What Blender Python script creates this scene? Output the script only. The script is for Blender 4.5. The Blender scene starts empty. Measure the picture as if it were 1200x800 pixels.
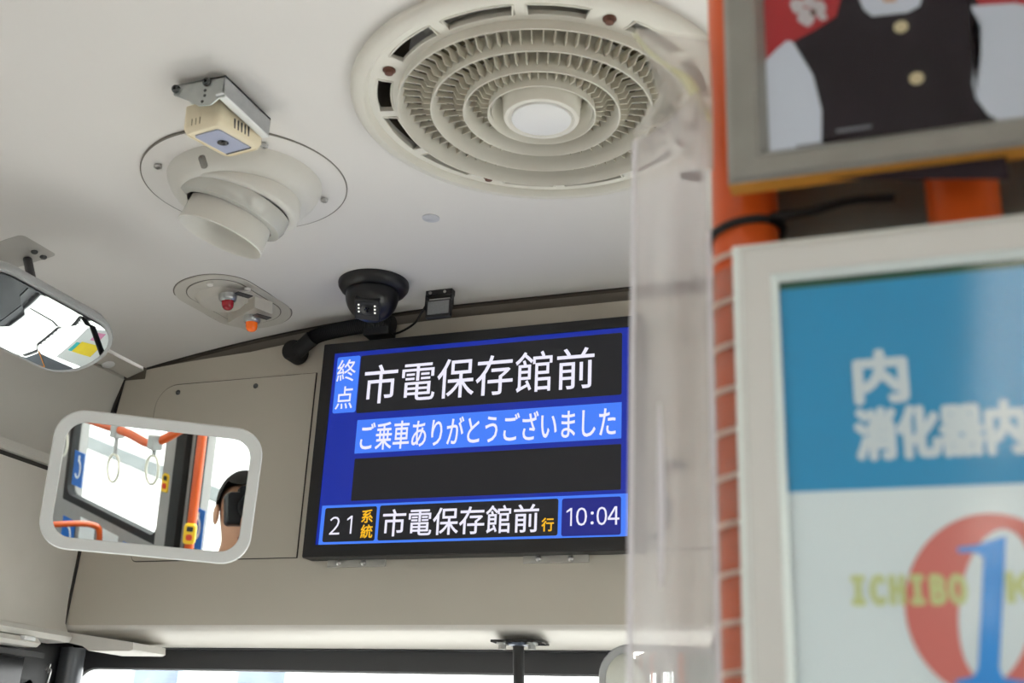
import bpy, bmesh, math, random
from mathutils import Vector, Matrix

# ------------------------------------------------------------------ camera, world, exposure
# Metres. The origin is the photographer's lens; the bus floor lies 1.55 m below it.
# X = across the bus (right), Y = towards the windscreen, Z = up.
scene = bpy.context.scene
COL = scene.collection
FPX, YAW, PITCH, ROLL = 1344.0, .369, .358, .045
_f = Vector((-math.sin(YAW)*math.cos(PITCH), math.cos(YAW)*math.cos(PITCH), math.sin(PITCH)))
_r0 = Vector((math.cos(YAW), math.sin(YAW), 0)); _u0 = _r0.cross(_f)
_r = _r0*math.cos(ROLL) + _u0*math.sin(ROLL)
_u = _u0*math.cos(ROLL) - _r0*math.sin(ROLL)
cam_data = bpy.data.cameras.new('camera')
cam = bpy.data.objects.new('camera', cam_data)
COL.objects.link(cam)
m = Matrix((_r, _u, -_f)).transposed()
cam.matrix_world = m.to_4x4()
cam_data.sensor_width = 36.0
cam_data.lens = FPX/1200*36.0
cam_data.clip_start = .01
cam_data.dof.use_dof = True
cam_data.dof.focus_distance = 2.08
cam_data.dof.aperture_fstop = 6.7
scene.camera = cam

world = bpy.data.worlds.new('overcast_sky')
scene.world = world
world.use_nodes = True
bg = world.node_tree.nodes['Background']
bg.inputs['Color'].default_value = (.985, .99, .98, 1)
bg.inputs['Strength'].default_value = 6.4

scene.view_settings.view_transform = 'Standard'
scene.view_settings.look = 'None'
scene.view_settings.gamma = 1
scene.view_settings.use_curve_mapping = False
scene.view_settings.exposure = 0.0
scene.cycles.use_denoising = True
scene.cycles.max_bounces = 14
scene.cycles.diffuse_bounces = 8
scene.cycles.glossy_bounces = 6
scene.cycles.transparent_max_bounces = 24
scene.cycles.sample_clamp_indirect = 8

# ------------------------------------------------------------------ helpers
def at(px, py, axis, val):
    """the point where the line of sight through a pixel meets the plane axis = val"""
    d = _f + _r*((px-600)/FPX) - _u*((py-400)/FPX)
    return d*(val/d[axis])

def S(r, g, b):
    def c(v):
        v /= 255.0
        return v/12.92 if v <= .04045 else ((v+.055)/1.055)**2.4
    return (c(r), c(g), c(b), 1)

MATS = {}
def mat(name, rgb, rough=.5, metal=0, noise=.04, scale=18, bump=0.0, bscale=200, emit=None, es=1.0, coat=0, spec=.5):
    if name in MATS: return MATS[name]
    mt = bpy.data.materials.new(name); mt.use_nodes = True
    nt = mt.node_tree; b = nt.nodes['Principled BSDF']
    b.inputs['Roughness'].default_value = rough
    b.inputs['Metallic'].default_value = metal
    b.inputs['Coat Weight'].default_value = coat
    b.inputs['Specular IOR Level'].default_value = spec
    col = S(*rgb)
    tc = nt.nodes.new('ShaderNodeTexCoord')
    if noise > 0:
        n = nt.nodes.new('ShaderNodeTexNoise'); n.inputs['Scale'].default_value = scale; n.inputs['Detail'].default_value = 3
        nt.links.new(tc.outputs['Object'], n.inputs['Vector'])
        r = nt.nodes.new('ShaderNodeValToRGB')
        r.color_ramp.elements[0].position = .3; r.color_ramp.elements[1].position = .7
        r.color_ramp.elements[0].color = tuple(max(0, c*(1-noise)) for c in col[:3]) + (1,)
        r.color_ramp.elements[1].color = tuple(min(1, c*(1+noise)) for c in col[:3]) + (1,)
        nt.links.new(n.outputs['Fac'], r.inputs['Fac'])
        nt.links.new(r.outputs['Color'], b.inputs['Base Color'])
    else:
        b.inputs['Base Color'].default_value = col
    if bump > 0:
        n2 = nt.nodes.new('ShaderNodeTexNoise'); n2.inputs['Scale'].default_value = bscale
        nt.links.new(tc.outputs['Object'], n2.inputs['Vector'])
        bp = nt.nodes.new('ShaderNodeBump'); bp.inputs['Strength'].default_value = bump; bp.inputs['Distance'].default_value = .001
        nt.links.new(n2.outputs['Fac'], bp.inputs['Height']); nt.links.new(bp.outputs['Normal'], b.inputs['Normal'])
    if emit:
        b.inputs['Emission Color'].default_value = S(*emit); b.inputs['Emission Strength'].default_value = es
    MATS[name] = mt
    return mt

def sheer(name, rgb, haze, gloss, rough, translucent=.5):
    """thin clear material: mix of see-through, scattering and gloss"""
    mt = bpy.data.materials.new(name); mt.use_nodes = True
    nt = mt.node_tree; nt.nodes.clear(); N = nt.nodes.new; L = nt.links.new
    out = N('ShaderNodeOutputMaterial'); tr = N('ShaderNodeBsdfTransparent')
    tr.inputs['Color'].default_value = (.97, .98, .98, 1)
    df = N('ShaderNodeBsdfDiffuse'); df.inputs['Color'].default_value = S(*rgb)
    tl = N('ShaderNodeBsdfTranslucent'); tl.inputs['Color'].default_value = S(*rgb)
    m0 = N('ShaderNodeMixShader'); m0.inputs[0].default_value = translucent
    L(df.outputs[0], m0.inputs[1]); L(tl.outputs[0], m0.inputs[2])
    m1 = N('ShaderNodeMixShader')
    if haze > 0:
        tc = N('ShaderNodeTexCoord'); n = N('ShaderNodeTexNoise'); n.inputs['Scale'].default_value = 9; n.inputs['Detail'].default_value = 3
        L(tc.outputs['Object'], n.inputs['Vector'])
        mr = N('ShaderNodeMapRange'); mr.inputs['From Min'].default_value = .3; mr.inputs['From Max'].default_value = .7
        mr.inputs['To Min'].default_value = max(0, haze-.07); mr.inputs['To Max'].default_value = min(1, haze+.07)
        L(n.outputs['Fac'], mr.inputs['Value']); L(mr.outputs[0], m1.inputs[0])
    else:
        m1.inputs[0].default_value = 0
    L(tr.outputs[0], m1.inputs[1]); L(m0.outputs[0], m1.inputs[2])
    gl = N('ShaderNodeBsdfGlossy'); gl.inputs['Roughness'].default_value = rough
    lw = N('ShaderNodeLayerWeight')                       # Schlick reflectance from the facing angle
    pw = N('ShaderNodeMath'); pw.operation = 'POWER'; pw.inputs[1].default_value = 5
    L(lw.outputs['Facing'], pw.inputs[0])
    ma = N('ShaderNodeMath'); ma.operation = 'MULTIPLY_ADD'; ma.inputs[1].default_value = .95; ma.inputs[2].default_value = .045
    L(pw.outputs[0], ma.inputs[0])
    mu = N('ShaderNodeMath'); mu.operation = 'MULTIPLY'; mu.inputs[1].default_value = gloss
    L(ma.outputs[0], mu.inputs[0])
    m2 = N('ShaderNodeMixShader'); L(mu.outputs[0], m2.inputs[0]); L(m1.outputs[0], m2.inputs[1]); L(gl.outputs[0], m2.inputs[2])
    L(m2.outputs[0], out.inputs[0])
    MATS[name] = mt
    return mt

def emis(name, rgb, s=1.0):
    if name in MATS: return MATS[name]
    mt = bpy.data.materials.new(name); mt.use_nodes = True
    b = mt.node_tree.nodes['Principled BSDF']
    b.inputs['Base Color'].default_value = (.01, .01, .012, 1); b.inputs['Roughness'].default_value = .35
    b.inputs['Specular IOR Level'].default_value = .25
    b.inputs['Emission Color'].default_value = S(*rgb); b.inputs['Emission Strength'].default_value = s
    MATS[name] = mt
    return mt

def obj(name, bm, material, parent=None, smooth=0, loc=None):
    me = bpy.data.meshes.new(name)
    bmesh.ops.recalc_face_normals(bm, faces=bm.faces)
    bm.to_mesh(me); bm.free()
    if material: me.materials.append(material)
    if smooth:
        me.shade_smooth()
        me.set_sharp_from_angle(angle=math.radians(smooth))
    o = bpy.data.objects.new(name, me); COL.objects.link(o)
    if loc is not None: o.location = loc
    if parent: o.parent = parent
    return o

def tag(o, label, cat, group=None, kind=None):
    o['label'] = label; o['category'] = cat
    if group: o['group'] = group
    if kind: o['kind'] = kind
    return o

def thing(name, label, cat, loc=(0, 0, 0), group=None, kind=None):
    o = bpy.data.objects.new(name, None); o.empty_display_size = .02
    COL.objects.link(o); o.location = loc
    return tag(o, label, cat, group, kind)

def child(name, bm, material, parent, smooth=0):
    """geometry given in world coordinates, parented to an Empty placed at a world location"""
    o = obj(name, bm, material, None, smooth)
    o.parent = parent
    p = parent; mw = Matrix.Identity(4); chain = []
    while p: chain.append(p); p = p.parent
    for q in reversed(chain): mw = mw @ (Matrix.LocRotScale(q.location, q.rotation_euler, q.scale))
    o.data.transform(mw.inverted())
    return o

def BM(): return bmesh.new()

def merge(dst, src):
    me = bpy.data.meshes.new('tmp'); src.to_mesh(me); src.free(); dst.from_mesh(me); bpy.data.meshes.remove(me)

def add_box(bm, c, s, rot=None, bevel=0, seg=2, M=None):
    b = bmesh.new(); bmesh.ops.create_cube(b, size=1)
    bmesh.ops.scale(b, vec=s, verts=b.verts)
    if bevel: bmesh.ops.bevel(b, geom=list(b.edges), offset=bevel, segments=seg, affect='EDGES', profile=.5)
    if rot: bmesh.ops.rotate(b, matrix=rot, verts=b.verts, cent=(0, 0, 0))
    bmesh.ops.translate(b, vec=c, verts=b.verts)
    if M: b.transform(M)
    merge(bm, b); return bm

def box(c, s, rot=None, bevel=0, seg=2): return add_box(BM(), c, s, rot, bevel, seg)
def boxb(x0, x1, y0, y1, z0, z1, bevel=0): return box(((x0+x1)/2, (y0+y1)/2, (z0+z1)/2), (abs(x1-x0), abs(y1-y0), abs(z1-z0)), None, bevel)

def frame_z(d):
    d = Vector(d).normalized()
    return d.to_track_quat('Z', 'Y').to_matrix()

def add_cyl(bm, p0, p1, r0, r1=None, n=24, bevel=0):
    p0, p1 = Vector(p0), Vector(p1); h = (p1-p0).length; r1 = r0 if r1 is None else r1
    b = bmesh.new(); bmesh.ops.create_cone(b, cap_ends=True, segments=n, radius1=r0, radius2=r1, depth=h)
    if bevel:
        es = [e for e in b.edges if len(e.link_faces) == 2 and any(len(f.verts) > 4 for f in e.link_faces)]
        bmesh.ops.bevel(b, geom=es, offset=bevel, segments=2, affect='EDGES')
    b.transform(Matrix.Translation((p0+p1)/2) @ frame_z(p1-p0).to_4x4())
    merge(bm, b); return bm
def cyl(p0, p1, r0, r1=None, n=24, bevel=0): return add_cyl(BM(), p0, p1, r0, r1, n, bevel)

def add_lathe(bm, prof, origin=(0, 0, 0), axis=(0, 0, 1), n=48, closed=False):
    """prof: list of (radius, height along axis)"""
    M = Matrix.Translation(origin) @ frame_z(axis).to_4x4()
    rows = []
    for r, h in prof:
        if r < 1e-6: rows.append([bm.verts.new(M @ Vector((0, 0, h)))])
        else: rows.append([bm.verts.new(M @ Vector((r*math.cos(2*math.pi*i/n), r*math.sin(2*math.pi*i/n), h))) for i in range(n)])
    pairs = list(zip(rows, rows[1:])) + ([(rows[-1], rows[0])] if closed else [])
    for a, b in pairs:
        for i in range(n):
            j = (i+1) % n
            q = [a[i % len(a)], a[j % len(a)], b[j % len(b)], b[i % len(b)]]
            u = []
            for v in q:
                if v not in u: u.append(v)
            if len(u) > 2: bm.faces.new(u)
    return bm
def lathe(*a, **k): return add_lathe(BM(), *a, **k)

def add_tube(bm, pts, r, n=10, closed=False, caps=True):
    pts = [Vector(p) for p in pts]; m_ = len(pts); rows = []
    up = Vector((0, 0, 1)); prev = None
    for i, p in enumerate(pts):
        a = pts[(i-1) % m_] if (closed or i > 0) else p
        b = pts[(i+1) % m_] if (closed or i < m_-1) else p
        t = (b-a).normalized()
        if prev is None:
            x = t.cross(up)
            if x.length < .05: x = t.cross(Vector((1, 0, 0)))
        else: x = prev - t*prev.dot(t)
        x.normalize(); prev = x; y = t.cross(x)
        rr = r[i] if isinstance(r, (list, tuple)) else r
        rows.append([bm.verts.new(p + x*(rr*math.cos(2*math.pi*k/n)) + y*(rr*math.sin(2*math.pi*k/n))) for k in range(n)])
    rng = range(m_ if closed else m_-1)
    for i in rng:
        a, b = rows[i], rows[(i+1) % m_]
        for k in range(n): bm.faces.new([a[k], a[(k+1) % n], b[(k+1) % n], b[k]])
    if not closed and caps:
        bm.faces.new(rows[0][::-1]); bm.faces.new(rows[-1])
    return bm
def tube(*a, **k): return add_tube(BM(), *a, **k)

def smooth_path(pts, sub=6):
    pts = [Vector(p) for p in pts]; out = []
    for i in range(len(pts)-1):
        p0 = pts[max(i-1, 0)]; p1 = pts[i]; p2 = pts[i+1]; p3 = pts[min(i+2, len(pts)-1)]
        for k in range(sub):
            t = k/sub
            out.append(.5*((2*p1)+(p2-p0)*t+(2*p0-5*p1+4*p2-p3)*t*t+(-p0+3*p1-3*p2+p3)*t**3))
    out.append(pts[-1]); return out

def rrect(w, h, r, n=8):
    r = min(r, w/2-1e-5, h/2-1e-5); out = []
    for cx, cy, a0 in ((w/2-r, h/2-r, 0), (-w/2+r, h/2-r, 90), (-w/2+r, -h/2+r, 180), (w/2-r, -h/2+r, 270)):
        for k in range(n+1):
            a = math.radians(a0+90*k/n); out.append((cx+r*math.cos(a), cy+r*math.sin(a)))
    return out

def add_loft(bm, secs, M=Matrix.Identity(4), cap0=True, cap1=True, n=8, closed=False):
    """secs: (w, h, corner radius, z) rounded rectangles stacked along local z"""
    rows = [[bm.verts.new(M @ Vector((x, y, z))) for x, y in rrect(w, h, r, n)] for w, h, r, z in secs]
    L = len(rows[0])
    prs = list(zip(rows, rows[1:])) + ([(rows[-1], rows[0])] if closed else [])
    for a, b in prs:
        for i in range(L): bm.faces.new([a[i], a[(i+1) % L], b[(i+1) % L], b[i]])
    if cap0 and not closed: bm.faces.new(rows[0][::-1])
    if cap1 and not closed: bm.faces.new(rows[-1])
    return bm
def loft(*a, **k): return add_loft(BM(), *a, **k)

def basis(o, u, v):
    """matrix with local x=u, y=v, z=u x v at o"""
    u = Vector(u).normalized(); w = u.cross(Vector(v)).normalized(); v = w.cross(u)
    M = Matrix((u, v, w)).transposed().to_4x4(); M.translation = Vector(o); return M

def poly_plate(pts, t, M):
    """flat outline (local xy) extruded by t along local z"""
    bm = BM()
    vs = [bm.verts.new((x, y, 0)) for x, y in pts]
    f = bm.faces.new(vs)
    r = bmesh.ops.extrude_face_region(bm, geom=[f])
    bmesh.ops.translate(bm, vec=(0, 0, t), verts=[v for v in r['geom'] if isinstance(v, bmesh.types.BMVert)])
    bm.transform(M); return bm

FRONT = Matrix.Rotation(math.radians(90), 4, 'X')   # local x->X, local y->Z, local z->-Y (towards a viewer in the saloon)

def text_bm(s, x0, x1, z0, z1, y, bold=0.0, shear=0.0):
    """lettering facing -Y, fitted to a rectangle at depth y"""
    cu = bpy.data.curves.new('lettering', 'FONT'); cu.body = s; cu.size = 1; cu.resolution_u = 3
    if shear: cu.shear = shear
    o = bpy.data.objects.new('lettering', cu); COL.objects.link(o)
    dg = bpy.context.evaluated_depsgraph_get(); dg.update()
    me = bpy.data.meshes.new_from_object(o.evaluated_get(dg))
    bpy.data.objects.remove(o); bpy.data.curves.remove(cu)
    xs = [v.co.x for v in me.vertices]; ys = [v.co.y for v in me.vertices]
    ax, bx, ay, by = min(xs), max(xs), min(ys), max(ys)
    for v in me.vertices:
        v.co = Vector((x0+(v.co.x-ax)/(bx-ax)*(x1-x0), y, z0+(v.co.y-ay)/(by-ay)*(z1-z0)))
    bm = BM(); e = bold*(z1-z0)     # bold strokes: the same outline laid again slightly shifted
    for k, (dx, dz) in enumerate(((0, 0), (1, 0), (-1, 0), (0, 1), (0, -1), (.7, .7), (-.7, .7), (.7, -.7), (-.7, -.7)) if bold else ((0, 0),)):
        b = BM(); b.from_mesh(me); bmesh.ops.translate(b, vec=(dx*e, -.00001*k, dz*e), verts=b.verts); merge(bm, b)
    bpy.data.meshes.remove(me)
    return bm

def copy_tree(o, parent=None):
    c = o.copy(); COL.objects.link(c); c.parent = parent
    for ch in o.children: copy_tree(ch, c)
    return c

# ------------------------------------------------------------------ materials
M_ceil = mat('ceiling_panel', (223, 220, 216), .55, noise=.015, scale=3, bump=.08, bscale=900)
M_wall = mat('front_panel', (190, 184, 171), .5, noise=.02, scale=4, bump=.08, bscale=900)
M_side = mat('side_panel', (196, 193, 185), .5, noise=.02, scale=4, bump=.08, bscale=900)
M_strip = mat('cove_strip', (204, 199, 190), .5, noise=.02)
M_trim = mat('shaded_brown_trim', (92, 85, 76), .5)
M_lip = mat('pale_lip', (214, 211, 204), .45)
M_black = mat('black_plastic', (24, 24, 26), .42)
M_black_gloss = mat('black_gloss', (16, 16, 18), .15, noise=0)
M_dark = mat('dark_grey_plastic', (58, 58, 60), .5)
M_gasket = mat('seam_gasket', (52, 48, 43), .8)
M_vent = mat('vent_cream_plastic', (221, 218, 208), .42, noise=.012)
M_vent_vane = mat('vent_vane_plastic', (214, 209, 195), .5, noise=.02)
M_cavity = mat('vent_cavity', (84, 78, 64), .9, noise=.25, scale=14)
M_cloth = mat('vent_filter_cloth', (176, 174, 172), .95, noise=.12, scale=30, bump=.4, bscale=60)
M_btn = mat('vent_centre_disc', (226, 226, 226), .4, noise=0)
M_rust = mat('brown_bolt', (98, 62, 48), .5, .4)
M_alu = mat('aluminium', (186, 190, 188), .38, .75, noise=.04, scale=60)
M_alu_dark = mat('aluminium_side', (176, 178, 180), .5, .25, noise=.05, scale=80)
M_screw = mat('screw_steel', (190, 190, 188), .28, .95, noise=0)
M_screw_dark = mat('screw_dark_steel', (92, 94, 94), .35, .8, noise=0)
M_cream = mat('cream_case', (240, 228, 198), .45, noise=.012)
M_sensor_face = mat('lilac_sensor_face', (170, 176, 200), .35, noise=.02)
M_noz = mat('nozzle_white', (216, 214, 207), .38, noise=.012)
M_noz_gloss = mat('nozzle_gloss_ring', (196, 196, 190), .12, noise=0)
M_plate = mat('lamp_plate', (203, 199, 190), .45)
M_red = mat('red_lamp_lens', (160, 10, 30), .12, noise=0, coat=.6)
M_amber = mat('amber_lamp_lens', (226, 100, 16), .15, noise=0, coat=.6, emit=(255, 110, 10), es=.25)
M_lens = mat('camera_window', (44, 44, 48), .2, noise=0)
M_led = emis('led_white', (255, 250, 240), 1.3)
M_greypane = mat('grey_sensor_pane', (128, 130, 132), .55, noise=.1, scale=300)
M_mframe = mat('mirror_frame_grey', (216, 218, 216), .42, noise=.01)
M_mframe2 = mat('mirror_frame_mid_grey', (172, 174, 174), .42, noise=.01)
M_mirror = mat('mirror_glass', (240, 246, 244), .0, 1.0, noise=0)
M_orange = mat('orange_pole_paint', (212, 88, 26), .36, noise=.02, coat=.2)
M_pewter = mat('pewter_moulding', (160, 159, 152), .36, .6, noise=.05, scale=40)
M_wood = mat('gold_wood_edge', (196, 136, 52), .5, noise=.12, scale=60)
M_frameg = mat('snap_frame_grey', (206, 205, 201), .4, .0, noise=.01)
M_framew = mat('snap_frame_highlight', (228, 236, 232), .3, .0, noise=.01)
M_board = mat('dark_partition_board', (112, 117, 113), .5)
M_person_skin = mat('skin', (198, 150, 122), .5, noise=.04)
M_glass = sheer('window_glass', (240, 250, 250), 0, 1.0, .02)
M_vinyl = sheer('hazy_vinyl', (214, 210, 210), .52, .45, .22, .45)
M_vinyl_flap = sheer('crumpled_vinyl', (206, 203, 196), .62, .9, .25, .5)
M_vinyl_hem = sheer('vinyl_hem', (236, 234, 238), .78, .8, .2, .5)
M_acryl = sheer('clear_acrylic', (226, 224, 218), .50, 1.0, .08, .4)
M_rubber = mat('black_rubber', (20, 20, 21), .7)
M_grey_pillar = mat('grey_pillar', (150, 148, 146), .5)
M_floor = mat('bus_floor', (110, 112, 116), .6, noise=.1, scale=40)
M_seat = mat('seat_fabric', (58, 84, 120), .9, noise=.2, scale=60)

# ------------------------------------------------------------------ structure
def zc(x): return .85 - .125*max(0.0, abs(x+.46)-.35)**2
XL, XR = -1.575, .655
VC = (-.46, 1.262)      # big vent centre

# ceiling (with the round opening of the vent)
bm = BM()
q = .3; HR = .2272
xs = [XL + i*(VC[0]-q-XL)/16 for i in range(16)] + [VC[0]-q, VC[0]+q] + [VC[0]+q + (i+1)*(XR-VC[0]-q)/16 for i in range(16)]
ys = [-6, -3, -1, 0, .5, VC[1]-q, VC[1]+q, 1.9]
grid = {}
for i, x in enumerate(xs):
    for j, y in enumerate(ys): grid[i, j] = bm.verts.new((x, y, zc(x)))
for i in range(len(xs)-1):
    for j in range(len(ys)-1):
        if xs[i] > VC[0]-q-.01 and xs[i+1] < VC[0]+q+.01 and j == 5: continue
        bm.faces.new([grid[i, j], grid[i+1, j], grid[i+1, j+1], grid[i, j+1]])
n = 96; a_ = []; b_ = []
for k in range(n):
    t = 2*math.pi*k/n; c, s = math.cos(t), math.sin(t); e = q/max(abs(c), abs(s))
    a_.append(bm.verts.new((VC[0]+HR*c, VC[1]+HR*s, .85))); b_.append(bm.verts.new((VC[0]+e*c, VC[1]+e*s, .85)))
for k in range(n): bm.faces.new([a_[k], a_[(k+1) % n], b_[(k+1) % n], b_[k]])
g = bmesh.ops.extrude_face_region(bm, geom=list(bm.faces))
bmesh.ops.translate(bm, vec=(0, 0, .008), verts=[v for v in g['geom'] if isinstance(v, bmesh.types.BMVert)])
o = obj('ceiling', bm, M_ceil, smooth=30)
tag(o, 'pale grey arched ceiling panel of the bus', 'ceiling', kind='structure')
o = obj('roof', boxb(-1.80, .82, -6.1, 2.06, 1.02, 1.06), M_dark); tag(o, 'outer roof skin of the bus above the ceiling', 'roof', kind='structure')

# left cove strip and left wall panels (profiles run along the bus)
def extrude_profile(prof, y0, y1, t=None):
    bm = BM(); rows = [[bm.verts.new((x, y, z)) for x, z in prof] for y in (y0, y1)]
    for i in range(len(prof)-1): bm.faces.new([rows[0][i], rows[0][i+1], rows[1][i+1], rows[1][i]])
    return bm
def closed_profile(prof, y0, y1):
    bm = BM(); rows = [[bm.verts.new((x, y, z)) for x, z in prof] for y in (y0, y1)]; L = len(prof)
    for i in range(L): bm.faces.new([rows[0][i], rows[0][(i+1) % L], rows[1][(i+1) % L], rows[1][i]])
    bm.faces.new(rows[0]); bm.faces.new(rows[1][::-1])
    return bm
o = obj('trim_1', closed_profile([(-1.578, .771), (-1.618, .757), (-1.640, .775), (-1.590, .800)], -6, 1.90), M_strip)
tag(o, 'narrow pale cove strip between ceiling and left wall', 'trim', kind='structure')
add = obj('end_edge', boxb(-1.625, -1.572, 1.899, 1.906, .752, .776), M_trim, o)
wl = obj('wall_left', closed_profile([(-1.622, .752), (-1.640, .70), (-1.652, .64), (-1.655, .585), (-1.645, .560), (-1.634, .545), (-1.634, .533), (-1.640, .527),
                                       (-1.74, .527), (-1.74, .80), (-1.64, .80)], -6, 1.895), M_side, smooth=35)
tag(wl, 'grey concave upper panel of the left wall with a rounded lower ridge', 'wall', kind='structure')
o = obj('lower_panel', closed_profile([(-1.650, .518), (-1.662, .45), (-1.668, .30), (-1.666, .240), (-1.655, .222), (-1.655, .210), (-1.70, .205), (-1.74, .21), (-1.74, .518)], -6, 1.895), M_strip, wl, 35)
o = obj('shadow_gap', boxb(-1.74, -1.652, -6, 1.89, .518, .527), M_gasket, wl)
cap = obj('plug_cap', lathe([(.013, 0), (.013, .002), (.010, .004), (0, .0045)], (-1.606, 1.82, .7605), (.33, 0, -.94), 20), M_btn, wl, 40)

# front wall
def ztop(x): return zc(x) - .027*min(1, max(.2, (x+1.62)/.3))
bm = BM()
xs = [-1.66 + i*(2.36/48) for i in range(49)]
prof = [(1.90, .255), (1.90, .238), (1.9008, .2335), (1.903, .2295), (1.909, .2265), (1.925, .2210), (1.96, .2140), (2.02, .207), (2.02, .235)]
rows = []
for x in xs:
    xl = lambda z: x if x > xs[0] else -1.668 + .046*max(0, (z-.4))/.36
    rows.append([bm.verts.new((xl(ztop(x)), 1.925, ztop(x)+.0)), bm.verts.new((xl(ztop(x)), 1.90, ztop(x)))] + [bm.verts.new((xl(z), y, z)) for y, z in [(1.90, .5), (1.90, .237)]])
for a, b in zip(rows, rows[1:]):
    for i in range(len(a)-1): bm.faces.new([a[i], a[i+1], b[i+1], b[i]])
wf = obj('wall_front', bm, M_wall, smooth=40)
tag(wf, 'greige panel wall above the windscreen with a rounded bottom edge', 'wall', kind='structure')
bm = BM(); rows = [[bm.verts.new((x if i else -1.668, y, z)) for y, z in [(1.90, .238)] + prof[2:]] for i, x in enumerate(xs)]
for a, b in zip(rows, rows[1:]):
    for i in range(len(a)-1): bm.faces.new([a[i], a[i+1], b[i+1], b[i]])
o = obj('rounded_lower_edge', bm, mat('header_edge_lit', (212, 208, 200), .42, noise=.01), wf, 60)  # same panel; the highlight from below is put into this paler colour
# solid body behind the header
o = obj('header_box', boxb(-1.66, .70, 1.925, 2.02, .24, .80), M_dark, wf)
bm = BM()   # brown trim along the ceiling's front edge, recess shade put into its colour
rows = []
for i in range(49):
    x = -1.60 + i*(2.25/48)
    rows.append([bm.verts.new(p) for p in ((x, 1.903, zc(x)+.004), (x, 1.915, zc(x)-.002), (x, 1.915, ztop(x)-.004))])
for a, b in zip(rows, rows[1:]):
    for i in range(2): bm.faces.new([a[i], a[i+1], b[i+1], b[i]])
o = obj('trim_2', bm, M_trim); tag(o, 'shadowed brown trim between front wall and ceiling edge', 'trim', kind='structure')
# dark joint line under the ceiling's front edge
path = [(x, 1.901, zc(x)-.0005) for x in [-1.575 + i*.0465 for i in range(49)]]
o = obj('trim_3', tube(path, .0022, 6), M_gasket); tag(o, 'thin dark rubber seal along the front edge of the ceiling', 'trim', kind='structure')
# left corner seam
o = obj('trim_4', tube([(-1.622, 1.896, .752), (-1.655, 1.896, .62), (-1.660, 1.896, .53), (-1.667, 1.896, .30), (-1.668, 1.896, .225)], .0022, 6), M_gasket)
tag(o, 'dark seam in the corner of left wall and front wall', 'trim', kind='structure')

# left access panel on the front wall
def rounded_poly(w, h, radii, n=8):
    """radii: tr, tl, bl, br"""
    out = []
    for (sx, sy, a0), r in zip(((1, 1, 0), (-1, 1, 90), (-1, -1, 180), (1, -1, 270)), radii):
        if r <= 0: out.append((sx*w/2, sy*h/2)); continue
        for k in range(n+1):
            a = math.radians(a0+90*k/n); out.append((sx*(w/2-r)+r*math.cos(a), sy*(h/2-r)+r*math.sin(a)))
    return out
def access_panel(x0, x1, z0, z1, radii, screws):
    c = Vector(((x0+x1)/2, 1.900, (z0+z1)/2)); w, h = x1-x0, z1-z0
    g_ = obj('access_panel', poly_plate(rounded_poly(w, h, radii), .0030, Matrix.Translation(c) @ FRONT), M_wall, wf)
    rim = rounded_poly(w, h, radii); rim = [(c.x+x, 1.8995, c.z+z) for x, z in rim]
    obj('seam', tube(rim, .0021, 6, closed=True), M_gasket, g_)
    for x, z in screws:
        obj('screw', lathe([(.0055, 0), (.0055, .001), (.004, .0025), (0, .003)], (x, 1.897, z), (0, -1, 0), 16), M_screw_dark, g_, 40)
access_panel(-1.532, -1.152, .362, .731, (0, .05, .012, 0), [(-1.479, .714), (-1.290, .714)])
access_panel(-.462, .45, .362, .745, (0, 0, 0, .03), [(-.40, .73), (.2, .73)])

# left end cover below the header
bm = closed_profile([(0, 0), (1, 0)], 0, 1) if False else BM()
pts = [(-1.674, .225), (-1.495, .2035), (-1.493, .190), (-1.500, .187), (-1.598, .187), (-1.615, .196), (-1.674, .206)]
fr = [bm.verts.new((x, 1.896, z)) for x, z in pts]; bk = [bm.verts.new((x, 2.00, z)) for x, z in pts]
bm.faces.new(fr); bm.faces.new(bk[::-1])
for i in range(len(pts)): bm.faces.new([fr[i], bk[i], bk[(i+1) % len(pts)], fr[(i+1) % len(pts)]])
o = obj('trim_5', bm, M_lip); tag(o, 'pale wedge shaped end cover at the left end of the header', 'trim', kind='structure')
# pale lip and lamp strip under the left panel
o = obj('trim_6', closed_profile([(-1.650, .222), (-1.640, .212), (-1.646, .202), (-1.70, .200), (-1.70, .222)], .3, 1.893), M_lip)
tag(o, 'pale lip along the lower edge of the left wall panel above the door', 'trim', kind='structure')

o = obj('corner_light_block', boxb(-1.84, -1.672, 1.90, 2.07, .235, 1.02), M_dark); tag(o, 'added dark block against light behind the seam of left and front wall', 'wall', kind='structure')  # unseen box added to stop light leaking in at the corner
o = obj('wall_left.003', boxb(-1.84, -1.745, -6, 2.07, .20, 1.02), M_dark); tag(o, 'outer skin behind the upper left wall panel', 'wall', kind='structure')
# windscreen with black border
ws = thing('window_1', 'wide windscreen with black border below the header', 'windscreen', (-.5, 2.03, -.3), kind='structure')
WX0, WX1, WZ0, WZ1 = -1.755, .78, -.95, .168
bm = BM()
outer = rounded_poly(WX1-WX0+.16, WZ1-WZ0+.36, (.02,)*4); inner = rounded_poly(WX1-WX0, WZ1-WZ0, (.06,)*4)
outer = rounded_poly(WX1-WX0+.10, WZ1-WZ0+.12, (.02,)*4)
cx, cz = (WX0+WX1)/2, (WZ0+WZ1)/2
for y in (2.045,):
    oo = [bm.verts.new((cx+x, y, cz+z)) for x, z in outer]; ii = [bm.verts.new((cx+x, y, cz+z)) for x, z in inner]
    i2 = [bm.verts.new((cx+x, y+.012, cz+z)) for x, z in inner]
    L = len(oo)
    for i in range(L):
        bm.faces.new([oo[i], oo[(i+1) % L], ii[(i+1) % L], ii[i]]); bm.faces.new([ii[i], ii[(i+1) % L], i2[(i+1) % L], i2[i]])
child('windscreen_border', bm, M_dark, ws)
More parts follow.
